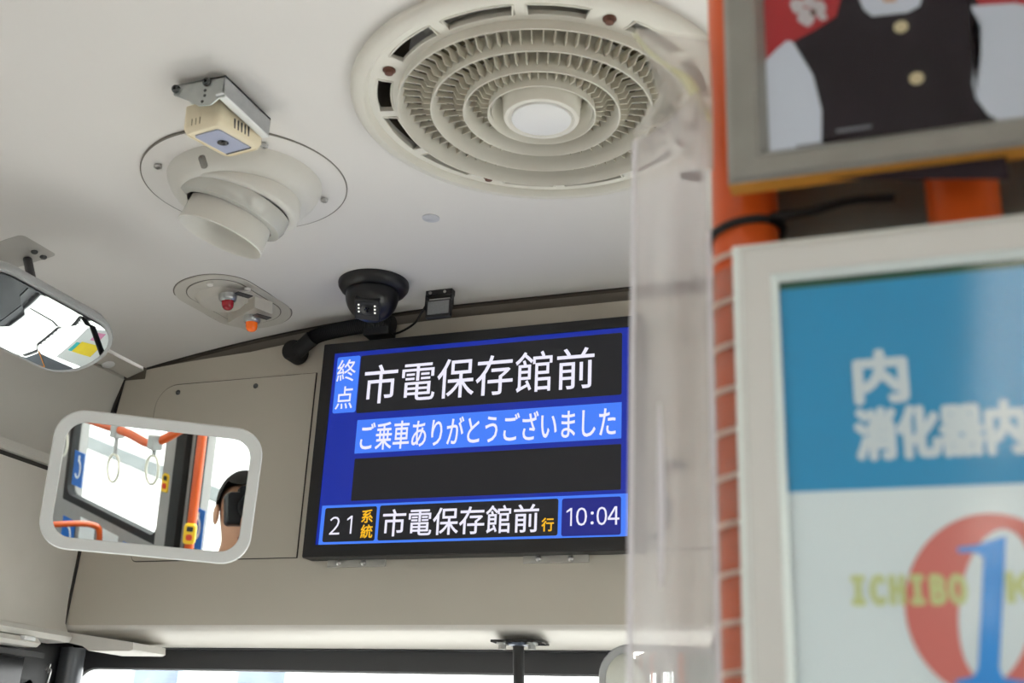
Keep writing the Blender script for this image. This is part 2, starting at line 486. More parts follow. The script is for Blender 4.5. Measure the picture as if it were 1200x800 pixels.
child('border_edge', tube([(cx+x, 2.052, cz+z) for x, z in rounded_poly(WX1-WX0+.004, WZ1-WZ0+.004, (.06,)*4)], .006, 8, closed=True), mat('border_edge_grey', (104, 104, 106), .5), ws, 60)
child('glass', boxb(WX0-.02, WX1+.02, 2.056, 2.060, WZ0-.02, WZ1+.02), M_glass, ws)
o = obj('wall_lower_front', boxb(-1.78, .80, 1.98, 2.06, -1.55, WZ0-.03), M_dark); o.name = 'wall_front.001'
tag(o, 'dark lower front wall below the windscreen', 'wall', kind='structure')
o = obj('trim_7', boxb(-1.78, .80, 2.02, 2.062, .205, .235), M_dark); tag(o, 'dark top rail of the windscreen', 'trim', kind='structure')
# A pillars
o = obj('trim_8', cyl((-1.713, 1.985, -1.55), (-1.713, 1.985, .20), .0265, n=32), mat('pillar_gloss_grey', (88, 90, 94), .22, .3), smooth=40)
tag(o, 'glossy grey corner post between door and windscreen', 'pillar', kind='structure')
o = obj('trim_9', boxb(.70, .80, 1.9, 2.05, -1.55, .24), M_black); tag(o, 'black right hand windscreen post beside the driver', 'pillar', kind='structure')

# floor, rear wall
o = obj('floor', boxb(-1.80, .82, -6.1, 2.06, -1.60, -1.55), M_floor); tag(o, 'grey bus floor', 'floor', kind='structure')
o = obj('wall_rear', boxb(-1.80, .82, -6.1, -6.0, -1.55, 1.0), M_side); tag(o, 'rear wall of the bus saloon', 'wall', kind='structure')

# side walls with windows
def side_wall(name, x0, x1, spans, y0, y1, zs, zt, label, matl, top):
    """wall slab between y0..y1 with openings spans at zs..zt"""
    bm = BM()
    add_box(bm, ((x0+x1)/2, (y0+y1)/2, (-1.55+zs)/2), (abs(x1-x0), y1-y0, zs+1.55))
    add_box(bm, ((x0+x1)/2, (y0+y1)/2, (zt+top)/2), (abs(x1-x0), y1-y0, top-zt))
    e = [y0] + [v for s in spans for v in s] + [y1]
    for a, b in zip(e[0::2], e[1::2]):
        if b-a > .001: add_box(bm, ((x0+x1)/2, (a+b)/2, (zs+zt)/2), (abs(x1-x0), b-a, zt-zs))
    o = obj(name, bm, matl); tag(o, label, 'wall', kind='structure'); return o
right_spans = [(-5.75, -4.35), (-4.2, -2.87), (-2.73, -1.74), (-1.53, -.15), (.25, 1.75)]
wr = side_wall('wall_right', .68, .78, right_spans, -6, 2.02, -.60, .40, 'grey right wall of the saloon with large windows', M_grey_pillar, .99)
left_spans = [(-5.75, -4.35), (-4.2, -2.87), (-2.73, -1.74), (-1.6, -.1)]
side_wall('wall_left.001', -1.80, -1.70, left_spans, -6, .40, -.60, .18, 'lower left wall of the saloon with large windows', M_grey_pillar, .21)
wn = 2
for side, spans, x in (('right', right_spans, .70), ('left', left_spans, -1.72)):
    for (a, b) in spans:
        zt = .40 if side == 'right' else .18
        w = thing('window_%d' % wn, {'right': 'right side window %s', 'left': 'left side window %s'}[side] % ('between y %.1f and %.1f metres from the camera' % (a, b)), 'window', (x, (a+b)/2, -.6), kind='structure')
        w['label'] = ('%s saloon window with black rubber frame, %s' % (side, ('beside the driver seat', 'just behind the photographer', 'second behind the photographer', 'third behind the photographer', 'rearmost')[(4-spans.index((a, b))) if side == 'right' else (4-spans.index((a, b)))]))
        bm = BM(); t = .035
        yc, zcn = (a+b)/2, (-.6+zt)/2; W, H = b-a, zt+.6
        MF = Matrix.Translation((x, yc, zcn)) @ Matrix.Rotation(math.radians(90), 4, 'Z') @ Matrix.Rotation(math.radians(90), 4, 'X')
        add_loft(bm, [(W, H, .01, -.02), (W, H, .01, .02), (W-2*t, H-2*t, .05, .02), (W-2*t, H-2*t, .05, -.02)], MF, closed=True)
        child('window_frame', bm, M_rubber, w)
        child('glass', box((x, yc, zcn), (.005, W-.03, H-.03)), M_glass, w)
        wn += 1

# entrance door at the left front
dr = thing('door_1', 'folding entrance door with tall glass leaves at the left front', 'door', (-1.74, 1.15, -1.55), kind='structure')
for k, (a, b) in enumerate(((.44, 1.14), (1.16, 1.90))):
    bm = BM(); MF = Matrix.Translation((-1.74, (a+b)/2, -.70)) @ Matrix.Rotation(math.radians(90), 4, 'Z') @ Matrix.Rotation(math.radians(90), 4, 'X')
    add_loft(bm, [(b-a, 1.66, .01, -.015), (b-a, 1.66, .01, .015), (b-a-.09, 1.57, .05, .015), (b-a-.09, 1.57, .05, -.015)], MF, closed=True)
    child('door_leaf', bm, M_rubber, dr)
    child('glass', box((-1.74, (a+b)/2, -.70), (.005, b-a-.05, 1.6)), M_glass, dr)
# black door gear housing above the door
gh = thing('door_gear_housing', 'black door mechanism housing under the left wall panel', 'housing', (-1.72, 1.2, .15))
child('housing_body', boxb(-1.79, -1.725, .40, 2.03, .02, .20), M_black, gh)
child('housing_body', boxb(-1.724, -1.702, .40, 1.84, .02, .168), M_black_gloss, gh)
child('grey_edge', closed_profile([(-1.700, .182), (-1.672, .178), (-1.672, .168), (-1.700, .170)], .4, 1.86), M_dark, gh)
child('cable', tube(smooth_path([(-1.70, 1.90, .150), (-1.690, 1.90, .160), (-1.694, 1.90, .145), (-1.686, 1.90, .150), (-1.690, 1.90, .12)], 5), .0022, 8), M_screw, gh, 60)

# step lamp: small pale strip below the left panel
sl = thing('strip_lamp', 'short pale strip lamp fixed under the left wall panel', 'lamp', (-1.655, 1.6, .195))
child('housing', closed_profile([(-1.690, .199), (-1.640, .199), (-1.632, .190), (-1.640, .183), (-1.690, .183)], 1.30, 1.800), M_lip, sl)
child('clip', box((-1.633, 1.765, .196), (.012, .03, .008), None, .002), mat('clear_clip', (226, 228, 228), .15, noise=0), sl)

# wipers outside, card and rail inside the left end of the windscreen
for k, (xa, xb, lab) in enumerate(((-1.62, -.80, 'black windscreen wiper at the door side'), (-.55, .30, 'black windscreen wiper in front of the driver'))):
    t = thing('wiper', lab, 'wiper', (xa, 2.09, -.45))
    child('blade', boxb(xa, xb, 2.078, 2.090, -.50, -.485), M_rubber, t)
    child('arm', tube([(xa+.40, 2.095, -.485), (xa+.5, 2.11, -.72), (xa+.55, 2.10, -1.0)], .008, 8), M_black, t, 60)
    for j in range(14):
        child('clip', boxb(xa+.2+j*.03, xa+.208+j*.03, 2.082, 2.092, -.485, -.470), M_dark, t)
wc = thing('window_card', 'white card with yellow and cyan fields inside the windscreen corner', 'card', (-1.33, 2.02, -.05))
child('card', boxb(-1.42, -1.20, 2.018, 2.022, -.16, .10), mat('sticker_white', (232, 236, 238), .5, noise=.02), wc)
child('yellow_field', boxb(-1.36, -1.29, 2.015, 2.018, -.10, .04), mat('card_yellow', (250, 222, 60), .5), wc)
child('cyan_field', boxb(-1.36, -1.30, 2.0135, 2.015, -.13, -.10), mat('card_cyan', (70, 196, 200), .5), wc)
child('pink_mark', boxb(-1.27, -1.22, 2.015, 2.018, -.06, .0), mat('card_pink', (226, 150, 190), .5), wc)
vb = thing('side_panel_box', 'dark grey box with a yellow rail in the windscreen corner', 'box', (-1.57, 2.0, -.2))
child('body', boxb(-1.66, -1.44, 2.00, 2.03, -.34, .09, .004), mat('slate_grey', (92, 98, 106), .5), vb)
child('rail', tube([(-1.62, 1.985, .06), (-1.46, 1.985, -.30)], .010, 12), mat('rail_amber', (236, 150, 30), .4), vb, 60)

# dashboard
db = thing('dashboard', 'black dashboard below the windscreen', 'dashboard', (-.4, 1.85, -1.0))
child('body', boxb(-1.60, .68, 1.62, 1.975, -1.05, -.98, .01), M_black, db)
child('front', boxb(-.45, .68, 1.60, 1.95, -1.545, -1.06, .01), M_dark, db)

# ------------------------------------------------------------------ outside
o = obj('road', boxb(-30, 30, -30, 40, -1.95, -1.90), mat('pale_concrete', (205, 203, 198), .9, noise=.06, scale=.8)); tag(o, 'pale concrete yard outside the bus', 'ground', kind='structure')
o = obj('road.001', boxb(4.72, 5.12, -30, 30, -1.90, -1.885), mat('asphalt_strip', (92, 96, 96), .9, noise=.15, scale=3)); tag(o, 'grey asphalt strip on the yard right of the bus', 'ground', kind='structure')
def building(name, label, x0, x1, y0, y1, h, wallm, band=None, win=True, face='y'):
    t = thing(name, label, 'building', ((x0+x1)/2, (y0+y1)/2, -1.9))
    child('wall', boxb(x0, x1, y0, y1, -1.9, h), wallm, t)
    if band:
        child('band', boxb(x0-.05, x1+.05, y0-.05, y1+.05, band[0], band[1]), mat('grey_band', (120, 124, 124), .8), t)
    if win:
        if face == 'y':
            k = x0+.6
            while k < x1-1.4:
                wo = child('window', boxb(k, k+1.1, y0-.04, y0+.02, h-3.0, h-.6), mat('far_window_frame', (170, 190, 205), .5), t)
                child('pane', boxb(k+.08, k+1.02, y0-.06, y0-.03, h-2.9, h-.7), mat('far_pane', (104, 118, 138), .2, noise=.2, scale=2), wo)
                k += 2.2
        else:
            pass
    return t
W_pale = mat('pale_render', (236, 240, 240), .9, noise=.02)
building('garage_building', 'long pale depot building with a grey band beyond the right windows', 9, 14, -24, 10, 3.6, W_pale, (.6, 1.1), False)
building('white_building', 'pale building with bluish windows beyond the windscreen', -21.3, -9, 18, 24, 3.6, W_pale, None, True)
building('depot_hall', 'white depot hall beyond the left windows', -16, -10, -20, 6, 3.2, W_pale, None, False)

# ------------------------------------------------------------------ big round ceiling vent
vt = thing('ceiling_vent', 'large round cream louvred air vent with concentric rings', 'vent', (VC[0], VC[1], .85))
V0 = (VC[0], VC[1], 0)
# flange: outer lip, step and slotted ring
bm = lathe([(.256, .8505), (.2585, .846), (.2575, .840), (.251, .8345), (.240, .833), (.237, .836), (.2335, .8435), (.2335, .8490), (.25, .8505)], V0, n=128, closed=True)
child('outer_rim', bm, M_vent, vt, 50)
slots = []
for qd in range(4):
    b0 = -139 + 90*qd
    slots += [(b0+7, b0+30), (b0+34, b0+59), (b0+63, b0+83)]
bm = BM(); n = 360
ra, rb, rc, rd = .192, .2035, .2235, .2345
def in_slot(d):
    for a, b in slots:
        for s in (-360, 0, 360):
            if a <= d+s+.5 and d+.5+s <= b: return True
    return False
lay = {}
for k in range(n):
    t = math.radians(k)
    for ri, r in enumerate((ra, rb, rc, rd)):
        for zi, z in enumerate((.8425, .849)):
            lay[k, ri, zi] = bm.verts.new((VC[0]+r*math.cos(t), VC[1]+r*math.sin(t), z))
cell = lambda k, ri: not (ri == 1 and in_slot(k % n))
for k in range(n):
    j = (k+1) % n
    for ri in range(3):
        if not cell(k, ri): continue
        for zi in (0, 1): bm.faces.new([lay[k, ri, zi], lay[j, ri, zi], lay[j, ri+1, zi], lay[k, ri+1, zi]])
        if ri == 0 or not cell(k, ri-1): bm.faces.new([lay[k, ri, 0], lay[j, ri, 0], lay[j, ri, 1], lay[k, ri, 1]])
        if ri == 2 or not cell(k, ri+1): bm.faces.new([lay[k, ri+1, 0], lay[j, ri+1, 0], lay[j, ri+1, 1], lay[k, ri+1, 1]])
        if not cell((k-1) % n, ri): bm.faces.new([lay[k, ri, 0], lay[k, ri+1, 0], lay[k, ri+1, 1], lay[k, ri, 1]])
        if not cell(j, ri): bm.faces.new([lay[j, ri, 0], lay[j, ri+1, 0], lay[j, ri+1, 1], lay[j, ri, 1]])
child('slotted_ring', bm, M_vent, vt)
# raised rims round the slots
for a, b in slots:
    pts = []
    for d in range(int(a), int(b)+1, 2): pts.append((rb, d))
    for d in range(int(b), int(a)-1, -2): pts.append((rc, d))
    child('slot_rim', tube([(VC[0]+r*math.cos(math.radians(d)), VC[1]+r*math.sin(math.radians(d)), .8425) for r, d in pts], .0016, 6, closed=True), M_vent, vt, 60)
for a in (-139, 131, 41, -49):
    t = math.radians(a); x, y = VC[0]+.2135*math.cos(t), VC[1]+.2135*math.sin(t)
    b_ = child('bolt', lathe([(.0085, -.0005), (.0085, .0015), (.006, .003), (.0055, .006), (.003, .007), (0, .0065)], (x, y, .8425), (0, 0, -1), 20), M_rust, vt, 40)
# duct above
child('duct', lathe([(.2275, .8495), (.2275, .945), (.20, .95), (0, .95)], V0, n=64), M_cavity, vt, 40)
bm = BM(); random.seed(4)      # cloth filter lying inside the duct
rows = []
for i in range(9):
    r = .02 + .165*i/8
    rows.append([bm.verts.new((VC[0]+r*math.cos(2*math.pi*k/40), VC[1]+r*math.sin(2*math.pi*k/40), .915+.010*math.sin(k*1.9+i)*math.cos(i*.9+k*.7))) for k in range(40)])
for a, b in zip(rows, rows[1:]):
    for k in range(40): bm.faces.new([a[k], a[(k+1) % 40], b[(k+1) % 40], b[k]])
child('filter_cloth', bm, M_cloth, vt, 60)
bm = BM(); rows = []      # cloth hanging over some of the slots
for i in range(4):
    r = .186 + .013*i
    rows.append([bm.verts.new((VC[0]+r*math.cos(math.radians(236+3*k)), VC[1]+r*math.sin(math.radians(236+3*k)), .874+.006*math.sin(k*.8+i)+.004*i)) for k in range(33)])
for a, b in zip(rows, rows[1:]):
    for k in range(32): bm.faces.new([a[k], a[k+1], b[k+1], b[k]])
child('filter_cloth', bm, M_cloth, vt, 60)
# concentric louvre rings
rings = [(.193, 'louvre_ring'), (.148, 'louvre_ring'), (.104, 'louvre_ring'), (.071, 'louvre_ring')]
for r, nm in rings:
    child(nm, lathe([(r, .8285), (r+.0012, .8275), (r+.0024, .8285), (r+.0010, .842), (r-.006, .868), (r-.0085, .868), (r-.0025, .842)], V0, n=128, closed=True), M_vent, vt, 40)
for ri in (.1495, .1055, .0725):       # olive baffles above the inner half of the vanes
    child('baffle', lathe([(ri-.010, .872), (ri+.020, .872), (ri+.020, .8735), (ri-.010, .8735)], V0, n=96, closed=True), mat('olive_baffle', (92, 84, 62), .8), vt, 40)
# vanes between the rings, one object each
def vane_mesh(ri, ro):
    bm = BM(); t = .0007
    pr = [(ri, .8385), (ri+.010, .8385), (ri+.016, .849), (ro-.002, .849), (ro-.004, .859), (ri-.002, .852)]
    f0 = [bm.verts.new((x, -t, z)) for x, z in pr]; f1 = [bm.verts.new((x, t, z)) for x, z in pr]
    bm.faces.new(f0); bm.faces.new(f1[::-1])
    for i in range(len(pr)): bm.faces.new([f0[i], f1[i], f1[(i+1) % len(pr)], f0[(i+1) % len(pr)]])
    bmesh.ops.recalc_face_normals(bm, faces=bm.faces)
    me = bpy.data.meshes.new('vane'); bm.to_mesh(me); bm.free(); me.materials.append(M_vent_vane)
    for v in me.vertices: v.co.z -= .85
    return me
for ri, ro, cnt in ((.1495, .1905, 70), (.1055, .1455, 52), (.0725, .1015, 42)):
    me = vane_mesh(ri, ro)
    for k in range(cnt):
        v = bpy.data.objects.new('vane', me); COL.objects.link(v); v.parent = vt
        v.rotation_euler = (0, 0, 2*math.pi*(k+.3)/cnt)
# hub bowl and centre disc
child('hub_bowl', lathe([(.069, .8345), (.064, .846), (.059, .868), (.0575, .868), (.0625, .845), (.068, .833)], V0, n=64, closed=True), M_vent, vt, 40)
for k in range(16):
    t = 2*math.pi*k/16+.1
    child('bowl_rib', tube([(VC[0]+.0535*math.cos(t), VC[1]+.0535*math.sin(t), .850), (VC[0]+.0580*math.cos(t), VC[1]+.0580*math.sin(t), .869)], .0008, 4), M_vent_vane, vt)
child('hub_cap', lathe([(.058, .870), (.053, .850), (.0515, .826), (.050, .8235), (.045, .823), (.042, .8255), (.0405, .8255)], V0, n=64), M_vent, vt, 40)
child('centre_disc', lathe([(.0405, .826), (.040, .8225), (.038, .8215), (0, .8210)], V0, n=64), M_btn, vt, 40)

# small flat plug in the ceiling
o = obj('ceiling_plug', lathe([(.0145, .001), (.0145, -.0015), (.012, -.0028), (0, -.003)], (-.749, 1.54, zc(-.749)), n=32), mat('plug_grey', (196, 198, 204), .5), smooth=40)
tag(o, 'small flat grey plug cap in the ceiling between vent and dome camera', 'plug')

# ------------------------------------------------------------------ air nozzle with flange (behind the sensor)
NC = Vector((-.976, 1.338, zc(-.976)-.0015))
nz = thing('air_nozzle', 'white tilted spot air nozzle on a round ceiling flange', 'nozzle', NC)
nrm = Vector((.042, 0, -1)).normalized()
def fl(r, hgt): return (r, hgt)
child('flange', lathe([(.1575, -.002), (.1575, .0016), (.156, .0028), (.100, .0032)], NC, nrm, 96), M_ceil, nz, 40)
child('flange_shadow_line', lathe([(.1575, -.004), (.1582, -.004), (.1582, .0022), (.1565, .0030), (.1565, .0024)], NC, nrm, 96), mat('edge_shadow_grey', (120, 116, 108), .7), nz)  # dark ring drawn as the shadow line round the flange
for px, py in ((185, 195.5), (309.5, 171), (380, 235), (213.5, 235)):
    p = at(px, py, 2, .8415 if px > 250 else .8345)
    child('screw', lathe([(.006, -.002), (.006, .0012), (.0045, .0025), (.0015, .0025), (.0015, .001), (0, .001)], p, (0, 0, -1), 16), M_screw, nz, 40)
child('dome_ring', lathe([(.119, .001), (.1175, .008), (.112, .020), (.104, .030), (.097, .034), (.085, .036)], NC, nrm, 80), M_noz, nz, 50)
ax = Vector((-.33, -.05, -.943)).normalized()
child('collar', lathe([(.090, .014), (.0935, .030), (.0935, .040), (.0900, .043), (.078, .043)], NC + Vector((.004, 0, 0)), Vector((-.20, -.04, -.98)), 80), M_noz, nz, 50)
child('swivel_ring', lathe([(.088, .034), (.0875, .050), (.083, .060), (.070, .0615)], NC, ax, 80), M_noz_gloss, nz, 50)
child('spout', lathe([(.060, .052), (.0655, .066), (.0675, .104), (.0690, .107), (.0675, .1085), (.0655, .106), (.058, .06), (.050, .045), (0, .045)], NC + Vector((.007, 0, .007)), ax, 80), M_noz, nz, 50)
ls = at(238, 189.5, 2, .811)
child('latch_slot', add_box(BM(), (0, 0, 0), (.009, .020, .010), None, .003, M=basis(ls, (1, .15, -.1), (.25, 1, -.55))), mat('latch_grey', (120, 118, 112), .6), nz, 40)

# ------------------------------------------------------------------ cream sensor in its aluminium bracket
sb = thing('passenger_sensor', 'cream plastic sensor with lilac face held in an aluminium ceiling bracket', 'sensor', (-.855, 1.12, .84))
bx0, bx1, by0, by1 = -.905, -.838, 1.070, 1.178
zt_ = .8465
# front cheek of the bracket (pentagon with notch), side channel and inner cheek
fr = [at(203, 101, 1, by0), at(263, 88.5, 1, by0), at(263, 113, 1, by0), at(257, 114, 1, by0), at(246.4, 122.6, 1, by0), at(232.6, 124, 1, by0), at(221.6, 118, 1, by0), at(203.8, 111.6, 1, by0)]
def plate_y(pts, y, t):
    bm = BM(); a = [bm.verts.new((p.x, y, p.z)) for p in pts]; b = [bm.verts.new((p.x, y+t, p.z)) for p in pts]
    bm.faces.new(a); bm.faces.new(b[::-1])
    for i in range(len(a)): bm.faces.new([a[i], b[i], b[(i+1) % len(a)], a[(i+1) % len(a)]])
    return bm
child('front_cheek', plate_y(fr, by0, .002), M_alu, sb)
xr = at(263, 100, 1, by0).x
ztopb = fr[1].z
child('side_channel', boxb(xr-.002, xr, by0, by1+.004, .8135, ztopb), M_alu_dark, sb)
child('channel_lip', box((xr-.004, (by0+by1)/2, .8125), (.012, by1-by0+.006, .0025), None, .0008), mat('bright_aluminium', (232, 234, 236), .35, .3), sb)
child('top_plate', boxb(fr[0].x, xr, by0, by1+.004, ztopb-.003, ztopb), M_alu, sb)
for (px, py, r) in ((207, 105, .0058), (243, 97, .0058)):
    p = at(px, py, 1, by0)
    child('screw', lathe([(r, 0), (r, .003), (r*.8, .005), (r*.35, .005), (r*.35, .002), (0, .002)], p, (0, -1, 0), 20), M_screw_dark, sb, 40)
for (px, py) in ((240.5, 106), (240, 112), (237, 119)):
    p = at(px, py, 1, by0)
    child('bolt_hole', lathe([(.0022, 0), (.0022, .0006), (0, .0007)], p, (0, -1, 0), 12), M_screw_dark, sb)
# cream body, slightly tipped: rounded box from the bracket down
dn = Vector((.02, -.09, -1)).normalized()
uy = Vector((.10, 1, -.02))
sec = [at(217.5, 156, 2, .787), at(263, 144, 2, .787), at(302, 176.5, 2, .797), at(261, 187.5, 2, .797)]
cen = sum(sec, Vector())/4
ux = ((sec[1]-sec[0])+(sec[2]-sec[3])).normalized(); uyv = ((sec[3]-sec[0])+(sec[2]-sec[1])).normalized()
w_ = ((sec[1]-sec[0]).length+(sec[2]-sec[3]).length)/2; h_ = ((sec[3]-sec[0]).length+(sec[2]-sec[1]).length)/2
Mb = basis(cen, ux, -uyv)       # local z points down
tmp = Mb.to_3x3() @ Vector((0, 0, 1))
if tmp.z > 0: Mb = basis(cen, ux, uyv) @ Matrix.Rotation(math.pi, 4, 'X')
child('case', loft([(w_-.004, h_-.002, .006, -.040), (w_-.001, h_, .008, -.020), (w_+.001, h_+.001, .010, -.008), (w_-.004, h_-.004, .011, -.001), (w_-.009, h_-.009, .009, .0), (w_-.010, h_-.010, .008, -.0015)], Mb), M_cream, sb, 50)
child('face_label', loft([(w_-.022, h_-.026, .005, -.0012), (w_-.022, h_-.026, .005, .0006)], Mb), M_sensor_face, sb)
child('dark_edge', loft([(w_-.022, .003, .001, -.0008), (w_-.022, .003, .001, .0010)], Mb @ Matrix.Translation((0, -h_/2+.0145, 0))), M_dark, sb)
child('lens', lathe([(.0078, 0), (.0078, .0015), (.006, .0022), (.0035, .001), (0, .0012)], Mb @ Vector((0, 0, .0003)), tmp if tmp.z < 0 else -tmp, 28), M_black_gloss, sb, 40)
for k in range(6):
    child('vent_slit', add_box(BM(), (w_/2-.0008, .022-.007*k, -.014), (.003, .0022, .014), M=Mb), M_dark if k else M_cream, sb)
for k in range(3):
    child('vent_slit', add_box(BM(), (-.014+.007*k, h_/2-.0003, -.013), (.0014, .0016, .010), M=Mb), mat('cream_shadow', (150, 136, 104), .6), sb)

# ------------------------------------------------------------------ lamp plate with red and amber lamps
lp = thing('warning_lamp_plate', 'oblong grey ceiling plate with red and amber warning lamps', 'lamp', (-1.247, 1.725, zc(-1.247)))
nl = Vector((.197, 0, 1)).normalized()      # ceiling normal there (slope of the arch)
sl_ = 2*.125*(.787-.35)
Ml = basis((-1.247, 1.727, zc(-1.247)), Vector((1, 0, sl_)), Vector((0, 1, 0))) @ Matrix.Rotation(math.pi, 4, 'X')   # local z down, local y = -Y
Ml = Ml @ Matrix.Rotation(math.radians(4), 4, 'Z')
child('base_plate', loft([(.1575, .2575, .076, -.002), (.1575, .2575, .076, .0016), (.156, .256, .075, .0024)], Ml, n=14), M_plate, lp)
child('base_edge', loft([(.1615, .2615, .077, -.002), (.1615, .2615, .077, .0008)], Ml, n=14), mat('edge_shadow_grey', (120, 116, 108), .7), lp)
Mi = Ml @ Matrix.Translation((.004, .004, .002))
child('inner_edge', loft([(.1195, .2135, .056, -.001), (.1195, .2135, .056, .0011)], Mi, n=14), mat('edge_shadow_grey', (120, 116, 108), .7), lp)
child('inner_plate', loft([(.116, .210, .055, 0), (.116, .210, .055, .0016), (.114, .208, .054, .0022)], Mi, n=14), M_plate, lp)
Mh = Ml @ Matrix.Translation((-.004, .034, .004))
child('raised_seat', loft([(.098, .098, .048, 0), (.088, .088, .043, .006), (.074, .078, .036, .012), (.066, .070, .032, .0125)], Mh, n=12), M_plate, lp, 50)
def lamp(px, py, z, lensm, parent, nm, tilt):
    p = at(px, py, 2, z)
    child('bezel', lathe([(.0165, -.004), (.0168, .004), (.0155, .008), (.0125, .010), (.0120, .006)], p, tilt, 32), mat('lamp_bezel', (188, 190, 190), .28, .75), parent, 40)
    child(nm, lathe([(.0112, .004), (.0112, .016), (.0100, .0215), (.007, .0250), (.0035, .0265), (0, .027)], p, tilt, 32), lensm, parent, 60)
lamp(267, 347.5, zc(-1.25)-.016, M_red, lp, 'red_lens', Vector((.08, .10, -1)))
# wedge housing carrying the amber lamp
pa, pb = at(267, 370, 2, .811), at(298, 352, 2, .819)
u_ = (pb-pa).normalized(); v_ = Vector((-u_.y, u_.x, 0)).normalized()
L_ = (pb-pa).length
bm = BM(); dp = .040; hh = .024
c0 = [pa+Vector((0, 0, .008)), pb+Vector((0, 0, .010)), pb+v_*dp+Vector((0, 0, .010)), pa+v_*dp+Vector((0, 0, .008))]
c1 = [pa+Vector((.002, 0, -.0150)), pb+Vector((.003, 0, -.0145)), pb+v_*dp+Vector((.003, 0, -.0165)), pa+v_*dp+Vector((.002, 0, -.0170))]
vs0 = [bm.verts.new(p) for p in c0]; vs1 = [bm.verts.new(p) for p in c1]
bm.faces.new(vs0); bm.faces.new(vs1[::-1])
for i in range(4): bm.faces.new([vs0[i], vs0[(i+1) % 4], vs1[(i+1) % 4], vs1[i]])
child('amber_housing', bm, M_plate, lp)
pc = sum(c1, Vector())/4 + Vector((.006, -.002, -.001))
child('bezel', lathe([(.0165, -.004), (.0168, .004), (.0155, .008), (.0125, .010), (.0120, .006)], pc, Vector((.05, .0, -1)), 32), mat('lamp_bezel', (188, 190, 190), .28, .75), lp, 40)
child('amber_lens', lathe([(.0112, .004), (.0112, .016), (.0100, .0215), (.007, .0250), (.0035, .0265), (0, .027)], pc, Vector((.03, .10, -1)), 32), M_amber, lp, 60)
for (px, py, z) in ((285, 345.5, .8135), (307, 371, .793)):
    p = at(px, py, 2, z)
    child('label_plate', box(p, (.030, .021, .0016), Matrix.Rotation(math.radians(58), 3, 'Z') @ Matrix.Rotation(.10, 3, 'X')), M_dark, lp)
for (px, py) in ((246, 333), (235, 349.5), (260, 366), (290, 339), (314.5, 357), (287.5, 353.5)):
    p = at(px, py, 2, .8205+.004*((px-240)/75))
    child('screw', lathe([(.0060, -.002), (.0060, .0018), (.0045, .0032), (0, .0036)], p, (0, 0, -1), 16), mat('bright_screw', (236, 234, 228), .3, .2) if px != 235 else M_screw_dark, lp, 40)

# ------------------------------------------------------------------ dome camera
DC = at(438, 334, 2, .843); DC.z = zc(DC.x)
dc = thing('dome_camera', 'black dome security camera under the ceiling above the display', 'camera', DC)
dn = Vector((0, 0, -1))
child('base_ring', lathe([(.0655, -.003), (.0665, .004), (.0655, .010), (.060, .018), (.054, .0205), (.046, .021)], DC, dn, 64), M_black, dc, 50)
bc = DC + Vector((0, -.002, -.028))
bm = BM(); bmesh.ops.create_uvsphere(bm, u_segments=48, v_segments=28, radius=.0495); bmesh.ops.translate(bm, vec=bc, verts=bm.verts)
child('dome', bm, mat('dome_black', (20, 20, 22), .28, noise=0), dc, 70)
tocam = (-bc).normalized(); look = (tocam + Vector((-.24, -.05, -.86))).normalized()
uw = Vector((0, 0, 1)).cross(look).normalized()
Mw = basis(bc + look*.0445, uw, look.cross(uw)) @ Matrix.Rotation(math.radians(-7), 4, 'Z')
child('camera_window', loft([(.047, .046, .003, -.008), (.047, .046, .003, .0018), (.044, .043, .003, .0030)], Mw), M_black, dc)
child('lens_plate', loft([(.041, .030, .002, .002), (.041, .030, .002, .0036)], Mw @ Matrix.Translation((0, .003, 0))), M_lens, dc)
child('lens', lathe([(.0055, .003), (.0055, .0055), (.004, .006), (.0025, .0048), (0, .0048)], Mw @ Vector((0, .002, 0)), look, 24), M_black_gloss, dc, 40)
for sx in (-1, 1):
    for k in (-1, 0, 1):
        child('led', lathe([(.0018, .003), (.0018, .0042), (0, .0044)], Mw @ Vector((sx*.0150, .003+k*.0074, 0)), look, 10), M_led, dc)

# ------------------------------------------------------------------ small sensor beside it
sn = thing('small_sensor', 'small black box sensor with grey pane right of the dome camera', 'sensor', (-.845, 1.80, .848))
a = at(499, 340, 1, 1.82); b = at(532, 339, 1, 1.82)
cx_ = (a.x+b.x)/2
zq = zc(cx_)
child('mount', boxb(a.x, b.x-.004, 1.820, 1.836, zq-.012, zq, .001), M_black_gloss, sn)
child('mount', boxb(a.x, a.x+.003, 1.820, 1.832, zq-.040, zq-.01), M_black, sn)
child('mount', boxb(b.x-.007, b.x-.004, 1.820, 1.832, zq-.040, zq-.01), M_black, sn)
pz0 = at(515, 371, 1, 1.815).z; pz1 = at(515, 350, 1, 1.815).z
child('case', boxb(a.x+.004, b.x-.003, 1.815, 1.827, pz0, pz1, .003), M_black, sn)
child('grey_pane', boxb(a.x+.009, b.x-.006, 1.8135, 1.817, pz0+.006, pz1-.004, .001), M_greypane, sn)
for s_ in (.010, .040):
    child('screw', lathe([(.003, 0), (.003, .001), (0, .002)], (a.x+s_, 1.820, zq-.006), (0, -1, 0), 12), M_screw, sn)
child('cable', tube(smooth_path([(a.x+.002, 1.825, zq-.025), (a.x-.015, 1.84, zq-.035), (a.x-.045, 1.87, .805), (a.x-.09, 1.885, .795), (a.x-.13, 1.885, .800)], 6), .0022, 8), M_rubber, sn, 60)

